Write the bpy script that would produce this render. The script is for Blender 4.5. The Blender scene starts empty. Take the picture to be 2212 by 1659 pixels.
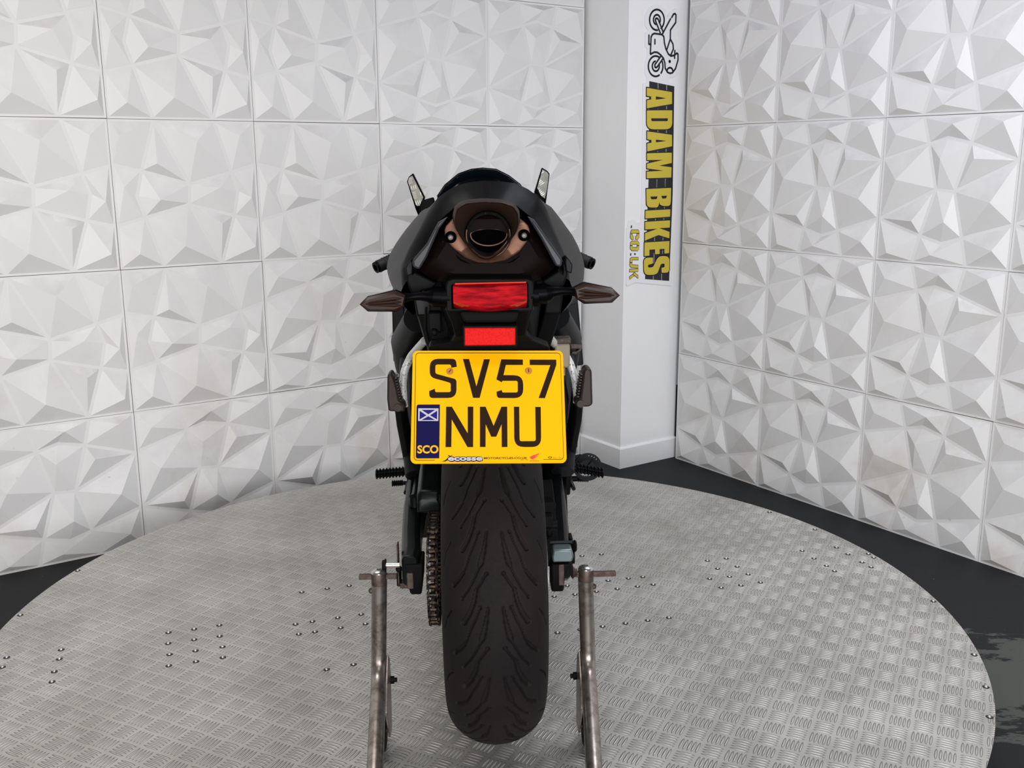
import bpy, bmesh, math, random, json
import numpy as np
from mathutils import Vector, Matrix
random.seed(7)
sc = bpy.context.scene
C = sc.collection
R = math.radians

# ------------------------------------------------------------------ camera
cam_d = bpy.data.cameras.new('camera'); cam = bpy.data.objects.new('camera', cam_d); C.objects.link(cam)
cam_d.sensor_fit = 'HORIZONTAL'; cam_d.sensor_width = 36.0; cam_d.lens = 2136.6 / 2212 * 36; cam_d.clip_start = 0.02
_p, _r = 0.2198, -0.0047
_F = Vector((0, math.cos(_p), -math.sin(_p))); _U = Vector((0, math.sin(_p), math.cos(_p))); _X = Vector((1, 0, 0))
_R = _X * math.cos(_r) + _U * math.sin(_r); _V = _U * math.cos(_r) - _X * math.sin(_r)
cam.matrix_world = Matrix(((_R.x, _V.x, -_F.x, 0), (_R.y, _V.y, -_F.y, 0), (_R.z, _V.z, -_F.z, 1.35), (0, 0, 0, 1)))
sc.camera = cam

# ------------------------------------------------------------------ light and exposure
sc.view_settings.view_transform = 'Standard'; sc.view_settings.look = 'None'; sc.view_settings.gamma = 1
sc.view_settings.use_curve_mapping = False; sc.view_settings.exposure = 0.0
try:
    sc.cycles.use_denoising = True; sc.cycles.max_bounces = 8; sc.cycles.sample_clamp_indirect = 6
except Exception: pass
world = bpy.data.worlds.new('world'); sc.world = world; world.use_nodes = True
_bg = world.node_tree.nodes['Background']; _bg.inputs[0].default_value = (0.93, 0.96, 1.0, 1); _bg.inputs[1].default_value = 0.13
def area(name, loc, target, sx, sy, power, col=(1, 1, 1), spread=180):
    d = bpy.data.lights.new(name, 'AREA'); d.shape = 'RECTANGLE'; d.size = sx; d.size_y = sy; d.energy = power; d.color = col; d.spread = R(spread)
    o = bpy.data.objects.new(name, d); C.objects.link(o); o.location = loc
    o.rotation_euler = (Vector(target) - Vector(loc)).to_track_quat('-Z', 'Y').to_euler(); return o
area('fill_light_left', (-1.5, -3.0, 1.25), (-0.2, 3.6, 0.95), 2.6, 1.7, 100, (1.0, 0.965, 0.93))  # unseen area light added behind the camera as front fill; no window there
area('fill_light_right', (1.4, -3.0, 1.30), (0.7, 3.8, 1.0), 2.6, 1.7, 188, (0.945, 0.955, 1.0))  # second added fill, stronger to brighten the right wall and corner
area('ceiling_panel_left', (-1.0, 2.1, 2.9), (-1.0, 2.15, 0), 1.3, 0.5, 16, (1.0, 0.975, 0.93), 130)
area('ceiling_panel_right', (1.0, 2.3, 2.9), (1.0, 2.35, 0), 1.3, 0.5, 20, (0.90, 0.92, 1.0), 130)
area('corner_fill_light', (0.75, 2.9, 2.9), (1.05, 3.75, 1.6), 1.0, 0.4, 7, (0.86, 0.85, 1.0))  # lilac light added to brighten and tint the top of the right wall
area('ceiling_panel_near', (0.0, -0.4, 2.9), (0.0, -0.3, 0), 1.2, 0.5, 12, (0.98, 0.97, 0.96), 130)

# ------------------------------------------------------------------ materials
def mat(name, col, rough=0.5, metal=0.0, coat=0.0, spec=0.5, trans=0.0):
    m = bpy.data.materials.new(name); m.use_nodes = True; b = m.node_tree.nodes['Principled BSDF']
    b.inputs['Base Color'].default_value = (*col, 1); b.inputs['Roughness'].default_value = rough; b.inputs['Metallic'].default_value = metal
    b.inputs['Coat Weight'].default_value = coat; b.inputs['Coat Roughness'].default_value = 0.08
    b.inputs['Specular IOR Level'].default_value = spec; b.inputs['Transmission Weight'].default_value = trans
    return m
def N(m, t, **k):
    n = m.node_tree.nodes.new(t)
    for a, v in k.items():
        if a.startswith('i_'): n.inputs[a[2:].replace('_', ' ')].default_value = v
        else: setattr(n, a, v)
    return n
def Lk(m, a, b): m.node_tree.links.new(a, b)
def bsdf(m): return m.node_tree.nodes['Principled BSDF']
def mth(m, op, a, b=None, c=None, clamp=False):
    n = N(m, 'ShaderNodeMath', operation=op, use_clamp=clamp)
    for i, v in enumerate((a, b, c)):
        if v is None: continue
        if isinstance(v, (int, float)): n.inputs[i].default_value = v
        else: Lk(m, v, n.inputs[i])
    return n.outputs[0]
def mix(m, f, a, b):
    n = N(m, 'ShaderNodeMix', data_type='RGBA')
    if isinstance(f, (int, float)): n.inputs[0].default_value = f
    else: Lk(m, f, n.inputs[0])
    for i, v in ((6, a), (7, b)):
        if isinstance(v, tuple): n.inputs[i].default_value = (*v, 1)
        else: Lk(m, v, n.inputs[i])
    return n.outputs[2]
def ramp(m, f, lo, hi):
    n = N(m, 'ShaderNodeMapRange', clamp=True); Lk(m, f, n.inputs[0]); n.inputs[1].default_value = lo; n.inputs[2].default_value = hi; return n.outputs[0]
def noise(m, vec, scale, detail=4, rough=0.5):
    n = N(m, 'ShaderNodeTexNoise'); n.inputs['Scale'].default_value = scale; n.inputs['Detail'].default_value = detail; n.inputs['Roughness'].default_value = rough
    if vec is not None: Lk(m, vec, n.inputs['Vector'])
    return n.outputs[0]
def objco(m): return N(m, 'ShaderNodeTexCoord').outputs['Object']
def rough_noise(m, scale, amp, base):
    v = noise(m, objco(m), scale, 5); Lk(m, mth(m, 'MULTIPLY_ADD', v, amp, base - amp * .5), bsdf(m).inputs['Roughness'])
def speckle(m, col, dark, scale, lo, hi):
    v = noise(m, objco(m), scale, 6, .7); Lk(m, mix(m, ramp(m, v, lo, hi), dark, col), bsdf(m).inputs['Base Color'])
def bump(m, h, dist, strength=1.0):
    n = N(m, 'ShaderNodeBump'); n.inputs['Strength'].default_value = strength; n.inputs['Distance'].default_value = dist
    Lk(m, h, n.inputs['Height']); Lk(m, n.outputs[0], bsdf(m).inputs['Normal'])

M = {}
# white embossed wall panels: painted shading on upward facets, scuffed and stained towards the floor
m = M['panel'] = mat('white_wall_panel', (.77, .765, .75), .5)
g = N(m, 'ShaderNodeNewGeometry').outputs['Position']; sx = N(m, 'ShaderNodeSeparateXYZ'); Lk(m, g, sx.inputs[0])
low = mth(m, 'SUBTRACT', 1.0, ramp(m, sx.outputs[2], 0.05, 1.15))
st = ramp(m, noise(m, g, 3.1, 8, .62), .52, .72)
f1 = mth(m, 'MULTIPLY', mth(m, 'MULTIPLY', st, low), .75)
sp = ramp(m, noise(m, g, 42, 3, .6), .70, .76); f2 = mth(m, 'MULTIPLY', mth(m, 'MULTIPLY', sp, low), .5)
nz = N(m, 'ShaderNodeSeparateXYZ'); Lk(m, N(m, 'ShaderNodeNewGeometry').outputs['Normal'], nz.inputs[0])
facet_shade = mth(m, 'MULTIPLY', ramp(m, nz.outputs[2], .10, .42), ramp(m, noise(m, g, 7.0, 5, .6), .30, .62))     # upward facets coloured greyer to imitate their shading
base = mix(m, mth(m, 'MULTIPLY', facet_shade, .68), (.72, .712, .70), (.44, .43, .425))
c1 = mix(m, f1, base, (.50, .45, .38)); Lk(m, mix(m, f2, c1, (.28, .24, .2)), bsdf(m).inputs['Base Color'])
m = M['pillar'] = mat('white_wall_paint', (.84, .84, .83), .6)
bump(m, noise(m, objco(m), 60, 4), .0008)
M['gap'] = mat('panel_backing', (.10, .095, .09), .9)
# floor: charcoal paint worn through to grey-green concrete
m = M['floor'] = mat('charcoal_floor_paint', (.0125, .0135, .0145), .6, 0, 0, .18)
g = N(m, 'ShaderNodeNewGeometry').outputs['Position']; mp = N(m, 'ShaderNodeMapping'); mp.inputs['Scale'].default_value = (2.2, 7.0, 1); mp.inputs['Rotation'].default_value = (0, 0, .5); Lk(m, g, mp.inputs[0])
w = noise(m, mp.outputs[0], 1.5, 10, .72)
vd = N(m, 'ShaderNodeVectorMath', operation='DISTANCE'); Lk(m, g, vd.inputs[0]); vd.inputs[1].default_value = (1.38, 2.36, 0)
near = mth(m, 'SUBTRACT', 1.0, ramp(m, vd.outputs['Value'], .16, .46))
wear = ramp(m, mth(m, 'MULTIPLY_ADD', near, .24, w), .665, .69)
fl = ramp(m, noise(m, g, 85, 3, .6), .73, .75)
c1 = mix(m, wear, (.0125, .0135, .0145), (.070, .074, .066)); Lk(m, mix(m, mth(m, 'MULTIPLY', fl, .6), c1, (.25, .25, .24)), bsdf(m).inputs['Base Color'])
bump(m, noise(m, g, 130, 3), .0006)
# five-bar aluminium tread plate
m = M['tread'] = mat('aluminium_tread_plate', (.6, .59, .56), .42, .7)
g = N(m, 'ShaderNodeNewGeometry').outputs['Position']
mp = N(m, 'ShaderNodeMapping', vector_type='POINT'); mp.inputs['Location'].default_value = (0.775, 0.62, 0); mp.inputs['Rotation'].default_value = (0, 0, R(26.4)); mp.inputs['Scale'].default_value = (1 / .0465,) * 3
Lk(m, g, mp.inputs[0]); s = N(m, 'ShaderNodeSeparateXYZ'); Lk(m, mp.outputs[0], s.inputs[0]); X, Y = s.outputs[0], s.outputs[1]
ci, cj = mth(m, 'FLOOR', X), mth(m, 'FLOOR', Y)
par = mth(m, 'MODULO', mth(m, 'ABSOLUTE', mth(m, 'ADD', ci, cj)), 2.0)
lx, ly = mth(m, 'SUBTRACT', mth(m, 'SUBTRACT', X, ci), .5), mth(m, 'SUBTRACT', mth(m, 'SUBTRACT', Y, cj), .5)
ip = mth(m, 'SUBTRACT', 1.0, par)
u = mth(m, 'ADD', mth(m, 'MULTIPLY', lx, ip), mth(m, 'MULTIPLY', ly, par)); v = mth(m, 'ADD', mth(m, 'MULTIPLY', ly, ip), mth(m, 'MULTIPLY', lx, par))
PIT = .185
k = mth(m, 'MINIMUM', mth(m, 'MAXIMUM', mth(m, 'ROUND', mth(m, 'DIVIDE', u, PIT)), -2.0), 2.0)
du = mth(m, 'SUBTRACT', u, mth(m, 'MULTIPLY', k, PIT))
e = mth(m, 'SUBTRACT', mth(m, 'SUBTRACT', 1.0, mth(m, 'POWER', mth(m, 'ABSOLUTE', mth(m, 'DIVIDE', du, .056)), 2.0)), mth(m, 'POWER', mth(m, 'ABSOLUTE', mth(m, 'DIVIDE', v, .37)), 2.0))
h = mth(m, 'POWER', mth(m, 'MAXIMUM', e, 0.0), .6)
wn = noise(m, g, 5, 7, .6); wn2 = noise(m, g, 300, 3)
bump(m, mth(m, 'ADD', h, mth(m, 'MULTIPLY', wn2, .03)), .003, 1.0)
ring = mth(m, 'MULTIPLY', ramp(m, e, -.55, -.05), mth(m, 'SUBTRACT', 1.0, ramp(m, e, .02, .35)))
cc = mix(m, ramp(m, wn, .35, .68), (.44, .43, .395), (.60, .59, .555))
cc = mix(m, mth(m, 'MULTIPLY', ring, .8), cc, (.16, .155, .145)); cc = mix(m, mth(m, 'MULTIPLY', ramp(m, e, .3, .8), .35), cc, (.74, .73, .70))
spk = ramp(m, noise(m, g, 90, 2, .5), .76, .78); cc = mix(m, spk, cc, (.06, .055, .05))
Lk(m, cc, bsdf(m).inputs['Base Color']); Lk(m, mth(m, 'MULTIPLY_ADD', wn, .16, .34), bsdf(m).inputs['Roughness'])
M['deckedge'] = mat('dark_deck_edge', (.03, .03, .03), .5, .3)
M['rivet'] = mat('steel_rivet', (.62, .61, .58), .28, .9); M['rivetshadow'] = mat('rivet_shadow_gap', (.02, .018, .015), .8)  # dark ring colour stands for the shadow and gap round each rivet
# motorcycle
m = M['gloss'] = mat('gloss_black_paint', (.0012, .0013, .0018), .38, 0, 0, .05)
m = M['satin'] = mat('satin_black_bodywork', (.0055, .006, .007), .5, 0, 0, .17)
M['peg'] = mat('dark_brown_peg', (.042, .031, .026), .5, .5, 0, .4)
M['scale'] = mat('browned_pipe_edge', (.15, .085, .055), .5, .6)
M['blade'] = mat('grey_black_blade', (.026, .027, .031), .45, 0, 0, .4)
m = M['plastic'] = mat('black_plastic', (.003, .003, .003), .6, 0, 0, .12); rough_noise(m, 30, .12, .6)
m = M['dull'] = mat('dull_black_plastic', (.004, .0036, .0034), .8, 0, 0, .14)
m = M['frame'] = mat('dark_coated_swingarm', (.0035, .0048, .0048), .3, 0, .04, .18); rough_noise(m, 14, .1, .32)
m = M['alublock'] = mat('greenish_alloy_block', (.22, .27, .27), .4, .8)
m = M['rubber'] = mat('tyre_rubber', (.020, .0185, .0175), .72, 0, 0, .2)
v = noise(m, objco(m), 9, 6, .6); Lk(m, mix(m, ramp(m, v, .35, .7), (.0048, .0046, .0045), (.0115, .0080, .0068)), bsdf(m).inputs['Base Color']); rough_noise(m, 220, .2, .75)
M['grip'] = mat('grip_rubber', (.006, .006, .006), .6, 0, 0, .3)
m = M['copper'] = mat('copper_brown_anodised', (.36, .20, .135), .45, .5, 0, .3); speckle(m, (.165, .078, .048), (.115, .056, .036), 60, .35, .5)
m = M['bronze'] = mat('dark_bronze_shell', (.030, .016, .011), .5, .2, 0, .15)
m = M['shield'] = mat('dark_brown_heat_shield', (.0050, .0026, .0019), .6, 0, 0, .06)
M['funnel'] = mat('dark_bronze_funnel', (.038, .020, .014), .5, .3, 0, .2)
m = M['soot'] = mat('sooty_pipe', (.02, .016, .013), .75, .4); speckle(m, (.006, .005, .0045), (.13, .075, .048), 140, .26, .38)
M['black'] = mat('pipe_hollow_and_bolt_shade', (.0015, .0015, .0015), .9, 0, 0, 0)
M['chrome'] = mat('zinc_bolt', (.16, .15, .14), .5, .9)
m = M['rust'] = mat('browned_steel', (.11, .075, .06), .5, .6); speckle(m, (.12, .085, .07), (.05, .032, .025), 90, .3, .6)
m = M['chainm'] = mat('oily_chain_steel', (.085, .055, .032), .36, .8); speckle(m, (.055, .034, .021), (.008, .006, .005), 160, .45, .6)
m = M['speck'] = mat('flaking_white_alloy', (.74, .74, .71), .45, .2); speckle(m, (.76, .76, .73), (.07, .06, .05), 200, .38, .43)
m = M['stand'] = mat('brown_tinted_steel_tube', (.25, .205, .18), .34, .85); speckle(m, (.34, .30, .27), (.15, .115, .095), 40, .32, .55); rough_noise(m, 25, .2, .34)
M['standcap'] = mat('bright_steel_cap', (.55, .54, .52), .25, .95)
M['tube_light'] = mat('polished_steel', (.62, .60, .55), .22, .95)
m = M['smoke'] = mat('smoked_lens', (.026, .0115, .0075), .3, 0, 0, .15)
m = M['red'] = mat('red_lens', (.62, .004, .012), .12, 0, .5, .5)
mp = N(m, 'ShaderNodeMapping'); mp.inputs['Scale'].default_value = (28, 1, 190); Lk(m, objco(m), mp.inputs[0])
Lk(m, mix(m, ramp(m, noise(m, mp.outputs[0], 1.0, 3, .6), .35, .65), (.20, .001, .004), (.58, .006, .014)), bsdf(m).inputs['Base Color'])
m = M['redref'] = mat('red_reflector', (.8, .008, .004), .5, 0, 0, .1)
ck = N(m, 'ShaderNodeTexVoronoi'); ck.inputs['Scale'].default_value = 420; Lk(m, objco(m), ck.inputs['Vector'])
Lk(m, mix(m, ck.outputs['Distance'], (.82, .008, .005), (.5, .003, .002)), bsdf(m).inputs['Base Color'])
M['yellow'] = mat('yellow_plate_face', (1.0, .455, .0), .5, 0, 0, .10)
M['plateink'] = mat('plate_black_brown', (.022, .010, .004), .7, 0, 0, .12)
M['plateline'] = mat('plate_keyline', (.035, .011, .0), .5, 0, 0, .1)
M['blue'] = mat('navy_plate_band', (.006, .005, .055), .6, 0, 0, .1); M['flagblue'] = mat('flag_blue', (.018, .014, .15), .6, 0, 0, .1)
M['flagwhite'] = mat('flag_pale', (.46, .44, .47), .35); M['platered'] = mat('plate_red_print', (.65, .02, .0), .35)
M['mirror'] = mat('mirror_silvering', (.86, .86, .82), .02, 1.0)
M['screen'] = mat('dark_tinted_screen', (.004, .007, .011), .06, 0, .5)
M['cream'] = mat('aged_reservoir_plastic', (.34, .27, .185), .5); m = M['lid'] = mat('rusty_reservoir_lid', (.06, .045, .038), .6); speckle(m, (.055, .04, .035), (.26, .15, .10), 160, .3, .5)
M['discsteel'] = mat('brake_disc_steel', (.3, .3, .3), .35, .9)
# sign
M['board'] = mat('white_sign_board', (.80, .80, .82), .4); M['signblack'] = mat('sign_charcoal_print', (.012, .012, .018), .45)
M['signgrey'] = mat('sign_grey_line', (.30, .30, .32), .45); M['signyellow'] = mat('sign_yellow_print', (.60, .47, .045), .45); M['signink'] = mat('sign_line_ink', (.008, .008, .02), .45)

# ------------------------------------------------------------------ helpers
def link(name, me, m=None, parent=None, loc=None, smooth=None, sub=0, bev=0, bseg=2):
    if smooth is not None and len(me.polygons):
        me.polygons.foreach_set('use_smooth', [True] * len(me.polygons)); me.set_sharp_from_angle(angle=R(smooth)) if smooth < 179 else None
    o = bpy.data.objects.new(name, me); C.objects.link(o)
    if m is not None: me.materials.append(m if not isinstance(m, str) else M[m])
    if parent is not None: o.parent = parent
    if loc is not None: o.location = loc
    if bev:
        b = o.modifiers.new('bevel', 'BEVEL'); b.width = bev; b.segments = bseg; b.limit_method = 'ANGLE'; b.angle_limit = R(35)
    if sub:
        s_ = o.modifiers.new('subdivision', 'SUBSURF'); s_.levels = sub; s_.render_levels = sub
    return o
class B:                                   # collects shapes into one mesh
    def __init__(s): s.v = []; s.f = []
    def add(s, v, f):
        n = len(s.v); s.v += [tuple(q) for q in v]; s.f += [tuple(i + n for i in q) for q in f]; return s
    def box(s, x0, x1, y0, y1, z0, z1):
        v = [(x, y, z) for x in (x0, x1) for y in (y0, y1) for z in (z0, z1)]
        return s.add(v, [(0, 1, 3, 2), (4, 6, 7, 5), (0, 4, 5, 1), (2, 3, 7, 6), (0, 2, 6, 4), (1, 5, 7, 3)])
    def hexa(s, v): return s.add(v, [(0, 3, 2, 1), (4, 5, 6, 7), (0, 1, 5, 4), (1, 2, 6, 5), (2, 3, 7, 6), (3, 0, 4, 7)])
    def loft(s, rings, close=True, caps=True):
        n = len(rings[0]); v = [p for r in rings for p in r]; f = []
        for i in range(len(rings) - 1):
            for j in range(n if close else n - 1):
                a = i * n + j; b_ = i * n + (j + 1) % n; f.append((a, b_, b_ + n, a + n))
        if caps and close: f.append(tuple(range(n))[::-1]); f.append(tuple(range((len(rings) - 1) * n, len(rings) * n)))
        return s.add(v, f)
    def tube(s, path, r, seg=16, closed=False, caps=True):
        P = [Vector(p) for p in path]; n = len(P); rr = r if isinstance(r, (list, tuple)) else [r] * n; rings = []; up = None
        for i in range(n):
            t = ((P[(i + 1) % n] if closed or i < n - 1 else P[i]) - (P[i - 1] if closed or i > 0 else P[i])).normalized()
            if up is None:
                up = Vector((0, 0, 1)) if abs(t.z) < .9 else Vector((1, 0, 0))
            a = t.cross(up).normalized(); up = a.cross(t).normalized()
            rings.append([tuple(P[i] + (a * math.cos(2 * math.pi * k / seg) + up * math.sin(2 * math.pi * k / seg)) * rr[i]) for k in range(seg)])
        if closed: rings.append(rings[0]); return s.loft(rings, True, False)
        return s.loft(rings, True, caps)
    def cyl(s, a, b_, r, seg=24, r2=None): return s.tube([a, b_], [r, r if r2 is None else r2], seg)
    def lathe(s, prof, c=(0, 0, 0), axis='x', seg=48):          # prof: (along, radius)
        rings = []
        for k in range(seg):
            a = 2 * math.pi * k / seg; ca, sa = math.cos(a), math.sin(a)
            rings.append([(c[0] + (t if axis == 'x' else q * ca), c[1] + (t if axis == 'y' else q * (ca if axis == 'x' else sa)), c[2] + (t if axis == 'z' else q * sa)) for t, q in prof])
        rings.append(rings[0]); return s.loft(rings, False)
    def sphere(s, c, r, sc_=(1, 1, 1), seg=16, zmin=-1):
        rings = []
        for i in range(seg // 2 + 1):
            a = math.pi * i / (seg // 2); z = max(math.cos(a), zmin)
            rings.append([(c[0] + r * sc_[0] * math.sin(a) * math.cos(2 * math.pi * k / seg), c[1] + r * sc_[1] * math.sin(a) * math.sin(2 * math.pi * k / seg), c[2] + r * sc_[2] * z) for k in range(seg)])
        return s.loft(rings, True, False)
    def mesh(s, name, merge=False):
        me = bpy.data.meshes.new(name); me.from_pydata(s.v, [], s.f); me.update()
        bm = bmesh.new(); bm.from_mesh(me)
        if merge: bmesh.ops.remove_doubles(bm, verts=bm.verts, dist=1e-5)
        bmesh.ops.recalc_face_normals(bm, faces=bm.faces); bm.to_mesh(me); bm.free(); return me
    def obj(s, name, m, parent=None, loc=None, smooth=35, bev=0, sub=0, bseg=2, merge=False): return link(name, s.mesh(name, merge), m, parent, loc, smooth, sub, bev, bseg)
def flat(loops, thick):                      # filled outlines (with holes) given thickness -> mesh in XY, 0..thick in z
    cu = bpy.data.curves.new('outline', 'CURVE'); cu.dimensions = '2D'; cu.fill_mode = 'BOTH'; cu.extrude = thick / 2
    for l in loops:
        sp_ = cu.splines.new('POLY'); sp_.points.add(len(l) - 1)
        for i, q in enumerate(l): sp_.points[i].co = (q[0], q[1], 0, 1)
        sp_.use_cyclic_u = True
    o = bpy.data.objects.new('outline', cu); me = bpy.data.meshes.new_from_object(o); bpy.data.objects.remove(o); bpy.data.curves.remove(cu)
    for v_ in me.vertices: v_.co.z += thick / 2
    return me
def text_mesh(body, size, thick, bold=0.0, sx_=1.0, align='LEFT', space=1.0, shear=0.0):
    cu = bpy.data.curves.new('lettering', 'FONT'); cu.body = body; cu.size = size; cu.extrude = thick / 2; cu.offset = bold; cu.align_x = align; cu.space_character = space; cu.shear = shear; cu.resolution_u = 4
    o = bpy.data.objects.new('lettering', cu); me = bpy.data.meshes.new_from_object(o); bpy.data.objects.remove(o); bpy.data.curves.remove(cu)
    for v_ in me.vertices: v_.co.z += thick / 2; v_.co.x *= sx_
    return me
def xf(me, mtx): me.transform(mtx); me.update(); return me
def join_meshes(ms, name):
    b_ = B()
    for q in ms: b_.add([tuple(v_.co) for v_ in q.vertices], [tuple(p_.vertices) for p_ in q.polygons])
    me = bpy.data.meshes.new(name); me.from_pydata(b_.v, [], b_.f); me.update(); return me
def tag(o, label=None, cat=None, group=None, kind=None):
    if label: o['label'] = label
    if cat: o['category'] = cat
    if group: o['group'] = group
    if kind: o['kind'] = kind
    return o
def resample(pts, n):
    P = np.array(pts, float); d = np.r_[0, np.cumsum(np.hypot(*np.diff(P[:, :2], axis=0).T)) if P.shape[1] == 2 else np.cumsum(np.linalg.norm(np.diff(P, axis=0), axis=1))]
    t = np.linspace(0, d[-1], n); return np.stack([np.interp(t, d, P[:, k]) for k in range(P.shape[1])], 1)

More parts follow.
